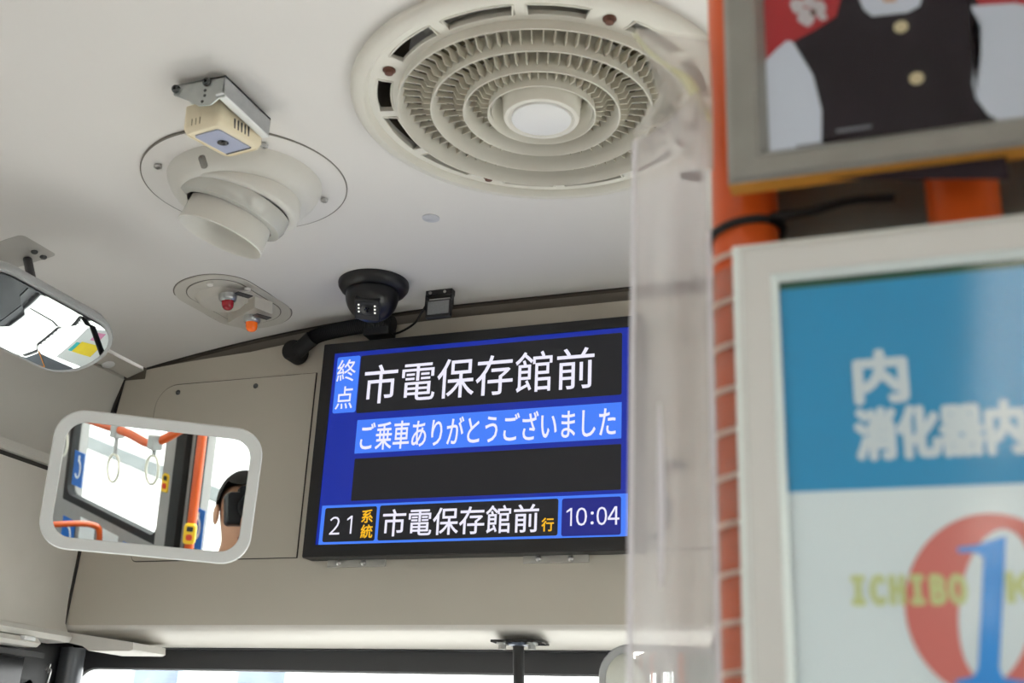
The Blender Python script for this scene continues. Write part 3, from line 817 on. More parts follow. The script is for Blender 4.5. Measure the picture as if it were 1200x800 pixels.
# ------------------------------------------------------------------ corrugated conduit with coupler
cd = thing('cable_conduit', 'black corrugated cable conduit with round coupler beside the display', 'conduit', (-1.18, 1.88, .76))
child('coupler', lathe([(.0215, -.01), (.0215, .022), (.019, .026), (0, .026)], at(348, 414, 1, 1.885), (0, -1, 0), 40), M_rubber, cd, 40)
p0 = at(348, 412, 1, 1.872); p1 = at(366, 396, 1, 1.868)
child('elbow', tube([p0, p0.lerp(p1, .5), p1], [.0165, .0155, .0165], 20), M_rubber, cd, 60)
path = smooth_path([p1, at(378, 391, 1, 1.87), at(400, 386, 1, 1.872), at(430, 381, 1, 1.872), at(462, 379, 1, 1.874)], 26)
rad = [.0155 if i % 2 else .0135 for i in range(len(path))]
child('corrugated_hose', tube(path, rad, 18), M_rubber, cd)
child('end_box', boxb(at(428, 380, 1, 1.87).x, at(458, 380, 1, 1.87).x, 1.862, 1.897, .788, .824, .003), M_black, cd)

# ------------------------------------------------------------------ passenger information display
YD = 1.860
ds = thing('information_display', 'wide black framed passenger display showing white Japanese text on blue', 'display', (-.80, 1.88, .34))
dx0, dx1, dz0, dz1 = -1.1185, -.4715, .3535, .7765
sx0, sx1, sz0, sz1 = -1.0925, -.4955, .3770, .7545
Mc = Matrix.Translation(((dx0+dx1)/2, 1.897, (dz0+dz1)/2)) @ FRONT
w_, h_ = dx1-dx0, dz1-dz0
bm = loft([(w_, h_, .003, 0), (w_, h_, .003, .034), (w_-.003, h_-.003, .002, .037)], Mc, n=3, cap1=False)
child('casing', bm, M_black, ds)
bm = BM()
Mo = Matrix.Translation(((dx0+dx1)/2, YD, (dz0+dz1)/2)) @ FRONT
oo = rrect(w_-.003, h_-.003, .002, 3)
vo = [bm.verts.new(Mo @ Vector((x, y, 0))) for x, y in oo]
ci = ((sx0+sx1)/2-(dx0+dx1)/2, (sz0+sz1)/2-(dz0+dz1)/2)
ii = rrect(sx1-sx0, sz1-sz0, .0005, 3)
vi = [bm.verts.new(Mo @ Vector((x+ci[0], y+ci[1], 0))) for x, y in ii]; vj = [bm.verts.new(Mo @ Vector((x+ci[0], y+ci[1], -.003))) for x, y in ii]
L = len(vo)
for i in range(L):
    j = (i+1) % L
    bm.faces.new([vo[i], vo[j], vi[j], vi[i]]); bm.faces.new([vi[i], vi[j], vj[j], vj[i]])
child('bezel', bm, M_black, ds)
E_blue = emis('screen_deep_blue', (22, 44, 158)); E_lblue = emis('screen_light_blue', (70, 128, 250)); E_blk = emis('screen_black', (30, 30, 32))
E_wht = emis('screen_white', (240, 238, 255)); E_yel = emis('screen_yellow', (250, 190, 30)); E_navy = emis('screen_navy', (28, 36, 132))
scr = child('screen', boxb(sx0, sx1, YD+.0022, YD+.010, sz0, sz1), E_blue, ds)
def area(pts):
    P = [at(x, y, 1, YD) for x, y in pts]
    (tl, tr, br, bl) = P
    return (tl.x+bl.x)/2, (tr.x+br.x)/2, (bl.z+br.z)/2, (tl.z+tr.z)/2
def panel(name, pts, m_, layer, r=.004):
    x0, x1, z0, z1 = area(pts)
    Mx = Matrix.Translation(((x0+x1)/2, YD+.0022, (z0+z1)/2)) @ FRONT
    child(name, loft([(x1-x0, z1-z0, r, 0), (x1-x0, z1-z0, r, layer)], Mx, n=4), m_, scr)
panel('text_panel', [(394.5, 418.5), (420, 416), (418, 481), (389.5, 485)], E_lblue, .0003)
panel('text_panel', [(421.7, 415), (729, 390.7), (728, 462.7), (418, 483)], E_blk, .0003)
panel('text_panel', [(418, 491.7), (728, 470.7), (728, 513.3), (415, 530.7)], E_lblue, .0003, .0005)
panel('text_panel', [(415, 536.7), (728, 520), (727, 573), (410.7, 586.7)], E_blk, .0003, .002)
panel('text_panel', [(376.7, 592), (736, 577.7), (736, 628.3), (372.7, 637.7)], E_lblue, .0003, .0005)
panel('text_panel', [(380, 595), (440.7, 592.7), (439, 633), (378, 635)], E_blk, .0006)
panel('text_panel', [(444, 591.7), (654, 584), (653, 627), (442.7, 633)], E_blk, .0006)
panel('text_panel', [(658, 584), (727.7, 581), (727, 626), (657.7, 628)], E_navy, .0006)
def lettering(s, L_, R_, T_, B_, m_, y=YD+.0012, bold=0.0):
    x0, x1, z1, z0 = at(*L_, 1, YD).x, at(*R_, 1, YD).x, at(*T_, 1, YD).z, at(*B_, 1, YD).z
    child('lettering', text_bm(s, x0, x1, z0, z1, y, bold), m_, scr)
lettering('市電保存館前', (426.5, 450), (696, 430), (690, 406), (445, 472), E_wht, bold=.005)
lettering('終', (395, 435), (416.5, 433), (407, 421), (407, 446.5), E_wht, bold=.006)
lettering('点', (393, 468), (413, 466), (404, 452.5), (404, 478.5), E_wht, bold=.006)
lettering('ご乗車ありがとうございました', (422, 515), (721, 500), (707, 476), (452, 526), E_wht, bold=.010)
lettering('２', (386, 615), (398, 615), (392, 605), (392, 626), E_wht)
def one_digit(L_, R_, T_, B_, t=.17):
    # plain numeral one: upright stroke with a short flag, no foot
    x0, x1, z1, z0 = at(*L_, 1, YD).x, at(*R_, 1, YD).x, at(*T_, 1, YD).z, at(*B_, 1, YD).z
    h = z1-z0; st = h*.095
    pts = [(x1, z0), (x1, z1), (x1-st*1.1, z1), (x0, z1-h*.16), (x0, z1-h*.16-st*1.05), (x1-st, z1-h*.085-st*.6), (x1-st, z0)]
    child('lettering', poly_plate([(x, z) for x, z in pts], .0002, Matrix.Translation((0, YD+.0014, 0)) @ FRONT), E_wht, scr)
one_digit((406, 615), (412, 615), (410, 604), (410, 625))
lettering('系', (423.5, 605), (436.5, 605), (430, 597), (430, 612), E_yel, bold=.02)
lettering('統', (422.5, 622), (436, 622), (429, 614.5), (429, 630), E_yel, bold=.02)
lettering('市電保存館前', (448.3, 610), (631, 603), (617, 590.5), (457, 628), E_wht, bold=.01)
lettering('行', (634.5, 614), (648.5, 614), (641, 606.5), (641, 622), E_yel, bold=.02)
one_digit((663.5, 604), (670, 604), (680, 594.5), (680, 615.5))
for ch_, xa, xb, zt_a, zb_a in (('０', 675, 687.5, 594.5, 615.5), ('：', 692, 695.5, 599.5, 614.5), ('０', 699, 711, 594.5, 615.5), ('４', 712, 725.5, 594.5, 615.5)):
    lettering(ch_, (xa, 604), (xb, 604), (680, zt_a), (680, zb_a), E_wht, bold=.008)

# clear brackets below the display
for nm, (xa, xb, za, zb), ss in (('left', (384.5, 451.5, 655.5, 664), (397, 426)), ('right', (613.5, 690, 650.5, 659.5), (631, 669))):
    p = at(xa, za, 1, 1.893); q_ = at(xb, zb-1, 1, 1.893)
    t = thing('display_bracket', 'clear screwed bracket under the %s end of the display' % nm, 'bracket', (p.x, 1.896, p.z), 'clear brackets under the display')
    child('plate', boxb(p.x, q_.x, 1.891, 1.896, at((xa+xb)/2, (za+zb)/2+4.5, 1, 1.893).z, dz0+.001, .0008), M_acryl, t)
    for s_ in ss:
        w = at(s_, (za+zb)/2-.5, 1, 1.889)
        child('screw', lathe([(.0055, 0), (.0055, .0015), (.004, .0035), (0, .0045)], w, (0, -1, 0), 18), M_screw, t, 50)

# ------------------------------------------------------------------ mirrors
def flat_mirror(t, M, w, h, r, fr, depth, fm, bulge=0.0, gm=None):
    """M: local z = outward normal of the glass"""
    child('mirror_frame', loft([(w*.86, h*.82, r*.8, -depth), (w*.97, h*.96, r, -depth*.55), (w, h, r, -.004), (w, h, r, .002), (w-.004, h-.004, r-.002, .005), (w-2*fr+.003, h-2*fr+.003, r-fr*.7, .0045), (w-2*fr, h-2*fr, r-fr*.75, .001)], M, cap1=False), fm, t, 50)
    bm = BM(); gw, gh, gr = w-2*fr+.002, h-2*fr+.002, r-fr*.75
    out = rrect(gw, gh, gr, 10); rows = []
    NR = 24
    for k in range(NR+1):
        s_ = k/NR
        rows.append([bm.verts.new(M @ Vector((x*s_, y*s_, .002 + bulge*(1-((x*s_)**2+(y*s_)**2)/((gw/2)**2+(gh/2)**2)))))
                     for x, y in out] if k else [bm.verts.new(M @ Vector((0, 0, .002+bulge)))])
    for a, b in zip(rows, rows[1:]):
        for i in range(len(out)):
            j = (i+1) % len(out)
            bm.faces.new([a[0], b[i], b[j]] if len(a) == 1 else [a[i], b[i], b[j], a[j]])
    child('mirror_glass', bm, M_mirror, t, 180 if bulge else 0)

# interior mirror in front of the access panel
c4 = [Vector((-1.155, 1.223, .453)), Vector((-.915, 1.383, .450)), Vector((-.937, 1.416, .258)), Vector((-1.177, 1.256, .263))]
cm = sum(c4, Vector())/4
mn = Vector((.54044, -.81699, -.20111))
mu_ = ((c4[1]-c4[0])+(c4[2]-c4[3])).normalized()
MM = basis(cm, mu_, mn.cross(mu_))
m1 = thing('interior_mirror', 'rounded rectangular grey framed mirror reflecting windows and the photographer', 'mirror', cm)
flat_mirror(m1, MM, .289, .195, .040, .0175, .030, M_mframe)
q0 = MM @ Vector((.02, .02, -.025)); 
wb = at(177, 575, 1, 1.897)
child('arm', tube([MM @ Vector((0, 0, -.025)), wb], .007, 14), M_black, m1, 60)
child('arm_base', lathe([(.026, 0), (.026, .006), (.02, .010), (0, .011)], wb, (0, -1, 0), 28), M_black, m1, 40)

# convex mirror over the door, upper left
c_ = Vector((-1.348, 1.330, .644))
M2 = basis(c_, (.1401, .9870, -.0792), (.8559, -.0805, .5108))
m2 = thing('door_mirror', 'convex grey framed mirror over the door at the upper left', 'mirror', c_)
flat_mirror(m2, M2, .308, .140, .0695, .009, .030, M_mframe2, bulge=.012)
mp = at(22, 300, 2, .806)
child('mount_plate', loft([(.10, .085, .01, 0), (.10, .085, .01, .004)], basis((-1.452, 1.375, .802), (1, 0, .16), (0, 1, 0)) @ Matrix.Rotation(math.pi, 4, 'X')), mat('mount_grey', (180, 177, 172), .5), m2)
child('stem', cyl((-1.455, 1.405, .80), M2 @ Vector((-.01, .03, -.02)), .0075), M_dark, m2, 40)
for x, y in ((-1.425, 1.388), (-1.49, 1.365), (-1.425, 1.41)):
    child('screw', lathe([(.006, 0), (.006, .003), (.004, .005), (0, .005)], (x, y, .797+.16*(x+1.452)+.002), (0, 0, -1), 16), M_screw_dark, m2, 40)

# mirror on the lower right, partly behind the vinyl
c_ = Vector((-.375, 1.615, .080))
n3 = Vector((.22, -1, -.12)).normalized()
u3 = Vector((1, .22, -.012)).normalized()
M3 = basis(c_, u3, n3.cross(u3))
m3 = thing('driver_mirror', 'grey framed mirror low above the driver seen partly through the vinyl', 'mirror', c_)
flat_mirror(m3, M3, .185, .185, .045, .011, .03, M_mframe2, bulge=.010)
child('arm', tube([M3 @ Vector((0, 0, -.02)), (-.36, 1.80, .14), (-.36, 1.92, .217)], .007, 12), M_black, m3, 60)
# black stay on the header
rd = thing('windscreen_stay', 'slim black stay with bolted plate standing under the header', 'stay', (-.705, 1.935, .216))
zp = .2165
bm = BM()
pts = [(-.752, 1.905), (-.672, 1.905), (-.664, 1.925), (-.664, 1.965), (-.752, 1.965)]
child('mount_plate', poly_plate([(x, y) for x, y in pts], .004, Matrix.Translation((0, 0, .2085))), M_black_gloss, rd)
for x in (-.737, -.682): 
    child('bolt', cyl((x, 1.925, .2085), (x, 1.925, .198), .007, n=6), M_screw, rd)
    child('washer', cyl((x, 1.925, .2085), (x, 1.925, .2060), .0105, n=20), M_screw, rd, 40)
child('collar', lathe([(.018, 0), (.018, .003), (.012, .005)], (-.709, 1.930, .2085), (0, 0, -1), 28), mat('collar_blue_grey', (96, 104, 122), .3, .5), rd, 40)
child('rod', cyl((-.709, 1.930, .207), (-.640, 1.925, -.99), .0098, n=24), M_black, rd, 40)

# ------------------------------------------------------------------ small hook and cable seen through the vinyl
hk = thing('ceiling_hook', 'small dark clip on the ceiling behind the hazy vinyl', 'clip', (-.308, 1.51, .85))
child('base', box((-.308, 1.51, .847), (.030, .012, .005), None, .0015), M_dark, hk)
child('tongue', tube(smooth_path([(-.318, 1.51, .845), (-.300, 1.51, .838), (-.29, 1.512, .842)], 5), .003, 8), M_dark, hk, 60)
cb = obj('wall_cable', tube(smooth_path([(-.487, 1.89, .366), (-.462, 1.89, .377), (-.440, 1.89, .398), (-.435, 1.89, .434), (-.447, 1.89, .472), (-.432, 1.89, .501), (-.405, 1.89, .504)], 8), .0065, 10), M_rubber, smooth=60)
tag(cb, 'dark curved cable on the front wall right of the display', 'cable')

# ------------------------------------------------------------------ partition: poles, board, frames, vinyl
PX, PY, PR = -.099, .65, .0203
pl = thing('orange_pole', 'orange grab pole beside the vinyl wrapped in pale lacing', 'pole', (PX, PY, -1.55))
child('pole_tube', cyl((PX, PY, -1.549), (PX, PY, .849), PR, n=40), M_orange, pl, 40)
child('ceiling_flange', lathe([(.045, 0), (.045, .006), (.025, .012), (.0215, .03)], (PX, PY, zc(PX)), (0, 0, -1), 36), M_orange, pl, 40)
child('floor_flange', lathe([(.045, 0), (.045, .006), (.025, .012), (.0215, .03)], (PX, PY, -1.55), (0, 0, 1), 36), M_orange, pl, 40)
pl2 = thing('orange_pole', 'orange grab pole seen only in the gap between the two framed posters', 'pole', (.0277, PY, -1.55))
child('pole_tube', cyl((.0277, PY, -1.549), (.0277, PY, .849), PR, n=40), M_orange, pl2, 40)
child('ceiling_flange', lathe([(.045, 0), (.045, .006), (.025, .012), (.0215, .03)], (.0277, PY, .85), (0, 0, -1), 36), M_orange, pl2, 40)
bd = thing('partition_board', 'dark grey driver partition board behind the framed posters', 'partition', (.3, .69, -1.55))
child('board', boxb(-.100, .66, .676, .690, -1.54, .46), M_board, bd)
for x_ in (.62,):
    child('wall_post', boxb(x_-.015, x_+.015, .66, .70, -1.55, .70), M_dark, bd)

def ring_pts(c, r, tilt, n=28):
    return [(c[0]+r*math.cos(2*math.pi*k/n), c[1]+r*math.sin(2*math.pi*k/n), c[2]+tilt*math.cos(2*math.pi*k/n)) for k in range(n)]
ct = thing('cable_tie', 'black cable tie round the orange pole in the gap between posters', 'cable tie', (PX, PY, .32))
child('loop', tube(ring_pts((PX, PY, .3165), .0225, .0035), .0028, 8, closed=True), M_rubber, ct, 60)
child('tail', tube(smooth_path([(PX+.018, PY-.018, .3190), (-.060, .640, .3235), (-.035, .645, .330), (-.01, .648, .3300)], 6), .0028, 8), M_rubber, ct, 60)
child('white_end', box((PX-.0235, PY-.006, .3155), (.005, .006, .005), None, .001), M_lip, ct)

# vinyl sheet
vs = thing('vinyl_sheet', 'hazy clear vinyl curtain hanging beside the laced orange pole', 'curtain', (-.13, .61, -.8))
YS = .612
def sheet_y(x, z):
    return YS + .0035*math.sin((x+.159)*95 + z*2.2) + .002*math.sin(x*210 - z*5) 
bm = BM(); NX, NZ = 26, 70; x0, x1 = at(740, 420, 1, YS).x, at(835, 420, 1, YS).x
g_ = {}
for j in range(NZ+1):
    for i in range(NX+1):
        x = x0 + (x1-x0)*i/NX
        top = .378 + (.02*min(1, max(0, (x-x0-.01)/.03)))
        z = -.85 + (top+.85)*(j/NZ)
        g_[i, j] = bm.verts.new((x, sheet_y(x, z), z))
for j in range(NZ):
    for i in range(NX): bm.faces.new([g_[i, j], g_[i+1, j], g_[i+1, j+1], g_[i, j+1]])
child('sheet', bm, M_vinyl, vs, 180)
child('hem', tube([(x0, sheet_y(x0, z), z) for z in [-.85+.0245*k for k in range(51)]], .0015, 8), M_vinyl_hem, vs, 60)
child('hem', tube([(x1, sheet_y(x1, z), z) for z in [-.85+.0245*k for k in range(48)]], .0016, 8), M_vinyl_hem, vs, 60)
fx = x0+.016     # one soft fold, its highlight put in as paler vinyl
child('fold', tube(smooth_path([(fx+.001*math.sin(j*.9), sheet_y(fx, .20-.035*j)-.002, .20-.035*j) for j in range(4)], 6), [.0006+.0016*math.sin(math.pi*i/18) for i in range(19)], 8), M_vinyl_hem, vs, 60)
# crumpled top flap
fp = [(745, 33), (831, 46), (836, 120), (836, 200), (806, 190), (789, 135), (762, 150), (741, 158), (772, 112), (759, 74)]
bm = BM(); random.seed(7)
P = [at(x, y, 1, .625) for x, y in fp]
cen = sum(P, Vector())/len(P)
outer = []
for i in range(len(P)):
    for s_ in (0, .5):
        outer.append(P[i].lerp(P[(i+1) % len(P)], s_))
rows = [[bm.verts.new(cen)]]
for k in range(1, 7):
    rows.append([bm.verts.new(cen.lerp(p, k/6) + Vector((0, random.uniform(-.0045, .0045) if k < 6 else 0, 0))) for p in outer])
L = len(outer)
for a, b in zip(rows, rows[1:]):
    for i in range(L):
        j = (i+1) % L
        bm.faces.new([a[0], b[i], b[j]] if len(a) == 1 else [a[i], b[i], b[j], a[j]])
child('crumpled_flap', bm, M_vinyl_flap, vs, 180)
M_tape = sheer('yellowed_tape', (226, 226, 190), .6, 1.0, .15, .4)
tp = [at(786, 80, 1, .617), at(803, 92, 1, .614), at(816, 112, 1, .613), at(832, 142, 1, .617)]
child('tape_strip', tube(smooth_path(tp, 6), [.0012+.0022*math.sin(math.pi*i/18) for i in range(19)], 8), M_tape, vs, 60)
child('tape_strip', tube(smooth_path([at(744, 40, 1, .617), at(760, 60, 1, .614), at(786, 80, 1, .617)], 6), .0012, 8), M_tape, vs, 60)
child('film_wrap', lathe([(.0214, .288), (.0214, -.80)], (PX, PY, 0), (0, 0, 1), 40), sheer('film_wrap', (206, 190, 180), .30, .5, .25, .4), vs, 60)
M_lace = sheer('pale_lacing_cord', (240, 226, 214), .85, .6, .3, .4)
z = .2985; k = 0
zs_ = [at(845, y, 1, .63).z for y in (299, 352, 404, 455, 504, 557, 612, 670, 727, 786)]
while zs_[-1] > -.8: zs_.append(zs_[-1]-.0255)
for z in zs_:
    child('lacing_loop', tube(ring_pts((PX-.001, PY, z), .0226, .0022, 22), .0017, 6, closed=True), M_lace, vs, 60)

# ---- framed posters
def poster_frame(t, x0, x1, z0, z1, y, back, width, mats, profile):
    """mitred frame, one moulding per side; profile: list of (offset inward, height toward viewer)"""
    cs = [(x0, z0), (x1, z0), (x1, z1), (x0, z1)]
    dirs = [(1, 1), (-1, 1), (-1, -1), (1, -1)]
    for s_ in range(4):
        a, b = s_, (s_+1) % 4
        bm = BM(); rows = []
        for c in (a, b):
            rows.append([bm.verts.new((cs[c][0]+dirs[c][0]*o_, y+back-hh_, cs[c][1]+dirs[c][1]*o_)) for o_, hh_ in profile])
        for i in range(len(profile)-1): bm.faces.new([rows[0][i], rows[1][i], rows[1][i+1], rows[0][i+1]])
        child('moulding', bm, mats[0], t)
        if len(mats) > 1:
            for (oa, ha), (ob, hb) in mats[2]:
                bm = BM(); e = .0003; rr = []
                for c in (a, b):
                    rr.append([bm.verts.new((cs[c][0]+dirs[c][0]*o_, y+back-hh_-e, cs[c][1]+dirs[c][1]*o_)) for o_, hh_ in ((oa, ha), (ob, hb))])
                bm.faces.new([rr[0][0], rr[1][0], rr[1][1], rr[0][1]])
                child('highlight_edge', bm, mats[1], t)  # frame highlights laid on as paler strips along the bevels

# lower frame
lf = thing('framed_poster', 'lower light grey snap frame with a blue and white notice', 'poster', (.1, .60, .0))
lx0, lx1, lz0, lz1 = -.100, .270, -.30, .2885
YF = .598
prof = [(0, 0), (0, .010), (.0045, .0150), (.0070, .0160), (.0210, .0150), (.0225, .0140), (.0255, .0105)]
poster_frame(lf, lx0, lx1, lz0, lz1, YF, .016, .026, [M_frameg, M_framew, [((.0003, .0108), (.0060, .0157)), ((.0218, .0146), (.0255, .0108))]], prof)
child('back_panel', boxb(lx0+.001, lx1-.001, YF+.010, YF+.0165, lz0+.001, lz1-.001), M_dark, lf)
M_pb = mat('poster_blue', (20, 148, 202), .5, noise=.03, scale=12)
M_pw = mat('poster_pale', (228, 238, 242), .5, noise=.012, scale=10)
M_pg = mat('poster_green', (16, 84, 62), .5)
pt = child('printed_sheet', boxb(lx0+.02, lx1-.02, YF+.0075, YF+.0095, lz0+.02, lz1-.02), M_pw, lf)
yp = YF+.0072
child('blue_field', boxb(lx0+.0255, lx1-.0255, yp, yp+.0006, .1435, .2590), M_pb, pt)
child('green_strip', boxb(lx0+.0255, lx1-.0255, yp-.0001, yp+.0006, .2590, .2650), M_pg, pt)
M_pt = mat('poster_lettering', (216, 226, 232), .5, noise=0)
def ptext(s, L_, R_, T_, B_, m_, bold=.03, shear=0.0, y=yp-.0004):
    x0, x1, z1, z0 = at(*L_, 1, y).x, at(*R_, 1, y).x, at(*T_, 1, y).z, at(*B_, 1, y).z
    child('lettering', text_bm(s, x0, x1, z0, z1, y, bold, shear=shear), m_, pt)
ptext('内', (1003, 445), (1061, 440), (1030, 412), (1030, 470), M_pt, .055)
ptext('消化器内科', (1004, 507), (1258, 500), (1150, 472), (1150, 531), M_pt, .055)
# ring logo with an italic numeral
cx_, cz_ = at(1155, 713, 1, yp).x, at(1155, 708, 1, yp).z
def ell(cx, cz, a, b, rot, n=56):
    out = []
    for k in range(n):
        t = 2*math.pi*k/n; x, z = a*math.cos(t), b*math.sin(t)
        out.append((cx+x*math.cos(rot)-z*math.sin(rot), cz+x*math.sin(rot)+z*math.cos(rot)))
    return out
def annulus(o_, i_, y):
    bm = BM(); A = [bm.verts.new((x, y, z)) for x, z in o_]; B = [bm.verts.new((x, y, z)) for x, z in i_]
    for k in range(len(A)):
        j = (k+1) % len(A); bm.faces.new([A[k], A[j], B[j], B[k]])
    return bm
child('logo_ring', annulus(ell(cx_+.0030, cz_, .0395, .0445, -.25), ell(cx_+.0050, cz_, .0165, .0370, -.22), yp-.0002), mat('poster_coral', (218, 116, 108), .5, noise=.02), pt)
sr = [(-.0165, .0290), (.0035, .0350), (.0160, .0365), (.0020, -.0300), (.0135, -.0345), (.0135, -.0365), (-.0245, -.0365), (-.0245, -.0345), (-.0130, -.0300), (-.0035, .0270), (-.0165, .0270)]
one = [(-.0130, .0295), (-.0030, .0305), (.0115, .0345), (.0015, -.0270), (.0030, -.0310), (.0140, -.0325), (.0140, -.0350), (-.0200, -.0350), (-.0200, -.0325), (-.0110, -.0305), (-.0085, -.0265), (-.0005, .0245), (-.0040, .0270), (-.0130, .0270)]
cx1, cz1 = at(1158, 705, 1, yp).x, at(1150, 714, 1, yp).z
bm = poly_plate([(x*.92, z*1.02) for x, z in one], .0004, Matrix.Translation((cx1+.0005, yp-.0002, cz1)) @ FRONT)
child('logo_numeral', bm, mat('poster_azure', (40, 150, 236), .5, noise=.01), pt)
ptext('ＩＣＨＩＢＯ', (1000, 690), (1131, 690), (1060, 675), (1060, 707), mat('poster_lime', (206, 214, 148), .5, noise=0), .085)
ptext('Ｋ', (1182, 690), (1210, 690), (1190, 672), (1190, 704), mat('poster_lime', (206, 214, 148), .5, noise=0), .085)
child('clear_cover', boxb(lx0+.0235, lx1-.0235, YF+.0045, YF+.0052, lz0+.0235, lz1-.0235), sheer('poster_cover', (220, 228, 232), 0, .30, .10), lf)

# upper frame
uf = thing('framed_poster', 'upper pewter frame with gold edge and a portrait in a dark buttoned vest', 'poster', (.1, .59, .32))
ux0, ux1, uz0, uz1 = -.0985, .270, .3200, .78
YU = .585
prof = [(0, 0), (0, .0135)]
poster_frame(uf, ux0, ux1, uz0, uz1, YU, .016, .024, [M_wood], [(0, 0), (0, .0138)])
poster_frame(uf, ux0, ux1, uz0, uz1, YU, .016, .024, [M_pewter], [(0, .0138), (.003, .0165), (.0165, .0110), (.0180, .0118), (.0240, .0040)])
child('back_panel', boxb(ux0+.001, ux1-.001, YU+.0120, YU+.0165, uz0+.001, uz1-.001), M_wood, uf)
M_red2 = mat('poster_red', (176, 24, 34), .45, noise=.06, scale=12)
up = child('printed_sheet', boxb(ux0+.02, ux1-.02, YU+.0110, YU+.0120, uz0+.02, uz1-.02), M_red2, uf)
yu = YU+.0108
def art(name, pts, m_, layer):
    P = [at(840+x/2.858, y/2.858, 1, yu-layer) for x, y in pts]
    bm = BM(); vs_ = [bm.verts.new((p.x, yu-layer, p.z)) for p in P]
    f = bm.faces.new(vs_); bmesh.ops.triangulate(bm, faces=[f])
    child(name, bm, m_, up)
M_slv = mat('poster_white_sleeve', (204, 208, 222), .5, noise=.02)
M_vest = mat('poster_dark_vest', (40, 32, 38), .6, noise=.15, scale=14, spec=.15)
art('sleeve', [(150, 215), (200, 165), (235, 135), (285, 150), (330, 240), (360, 380), (370, 560), (190, 590), (150, 590)], M_slv, .0002)
art('vest', [(255, 140), (330, 100), (400, 55), (430, -60), (860, -60), (872, 60), (885, 120), (880, 200), (852, 240), (858, 320), (900, 395), (960, 455), (980, 600), (350, 600), (368, 520), (352, 370), (322, 250), (290, 175)], M_vest, .0003)
art('sleeve', [(850, 20), (1000, 10), (1130, 40), (1160, 380), (1029, 425), (975, 418), (910, 385), (868, 330), (856, 280), (862, 225), (886, 180), (886, 90)], M_slv, .0004)
art('collar', [(455, -60), (700, -60), (680, 20), (640, 42), (520, 55), (490, 30)], M_slv, .0005)
art('skin_patch', [(540, -60), (610, -60), (600, 6), (560, 8)], M_person_skin, .0006)
random.seed(3)
for (fx, fy, fr_) in ((270, 20, 26), (300, 60, 30), (340, 30, 26), (310, 5, 22), (355, 55, 16)):
    art('petal', [(fx+fr_*math.cos(t/9*6.283)*random.uniform(.75, 1.1), fy+fr_*math.sin(t/9*6.283)*random.uniform(.8, 1.2)) for t in range(9)], mat('poster_petal', (206, 196, 200), .5, noise=.1), .0005)
art('flower_heart', [(315, 30), (335, 34), (330, 52), (312, 50)], M_rust, .0007)
for (fx, fy) in ((617, 92), (670, 264), (717, 467)):
    p = at(840+fx/2.858, fy/2.858, 1, yu)
    child('gold_button', lathe([(.0040, 0), (.0040, .0006), (.003, .0009), (0, .0010)], (p.x, yu-.0003, p.z), (0, -1, 0), 18), mat('poster_gold', (206, 188, 150), .4), up)
M_cap = mat('poster_caption_grey', (120, 120, 128), .5)
child('caption_mark', boxb(at(840+265/2.858, 170, 1, yu).x, at(840+360/2.858, 170, 1, yu).x, yu-.0006, yu-.0005, at(960, 490/2.858, 1, yu).z, at(960, 478/2.858, 1, yu).z), M_cap, up)
child('caption_mark', boxb(at(840+400/2.858, 155, 1, yu).x, at(840+520/2.858, 155, 1, yu).x, yu-.0006, yu-.0005, at(990, 442/2.858, 1, yu).z, at(990, 432/2.858, 1, yu).z), M_cap, up)
child('glazing', boxb(ux0+.0225, ux1-.0225, YU+.0085, YU+.0090, uz0+.0225, uz1-.0225), sheer('poster_glazing', (220, 220, 220), 0, .18, .12), uf)

# ------------------------------------------------------------------ saloon seen in the mirrors
# hanging rail with straps, right side of the aisle behind the camera
rl = thing('strap_rail', 'orange overhead strap rail reflected in the interior mirror', 'rail', (.3, -1.8, .0))
rp = smooth_path([(.36, -4.2, -.02), (.33, -2.4, -.035), (.30, -1.75, -.04), (.30, -1.42, -.035), (.30, -1.24, -.045), (.31, -1.17, -.03), (.36, -1.08, .04), (.46, -1.05, .12), (.672, -1.05, .16)], 8)
child('rail_tube', tube(rp, .017, 16), M_orange, rl, 60)
child('end_flange', lathe([(.035, 0), (.035, .006), (.02, .01)], (.678, -1.05, .16), (-1, 0, 0), 24), M_orange, rl, 40)
for y in (-4.1, -2.9):
    child('hanger', cyl((.35, y, -.025), (.35, y, zc(.35)), .011, n=16), M_orange, rl, 40)
def strap(x, y, z, label, dz=0):
    t = thing('hand_strap', label, 'strap', (x, y, z), 'hanging straps on the orange rail')
    child('bracket', box((x, y, z), (.045, .045, .055), None, .006), M_mframe2, t)
    child('belt', box((x, y, z-.062+dz/2), (.006, .026, .080-dz), None, .002), M_mframe2, t)
    child('ring', tube([(x, y+.048*math.sin(2*math.pi*k/28), z-.150+dz+.055*math.cos(2*math.pi*k/28)) for k in range(28)], .0055, 8, closed=True), mat('strap_ring_ivory', (226, 224, 210), .4), t, 60)
    return t
strap(.300, -1.48, -.042, 'ivory ring strap hanging left in the interior mirror')
strap(.300, -1.17, -.032, 'ivory ring strap at the bend of the orange rail in the mirror', .045)
strap(.318, -2.0, -.038, 'ivory ring strap farthest along the orange rail')
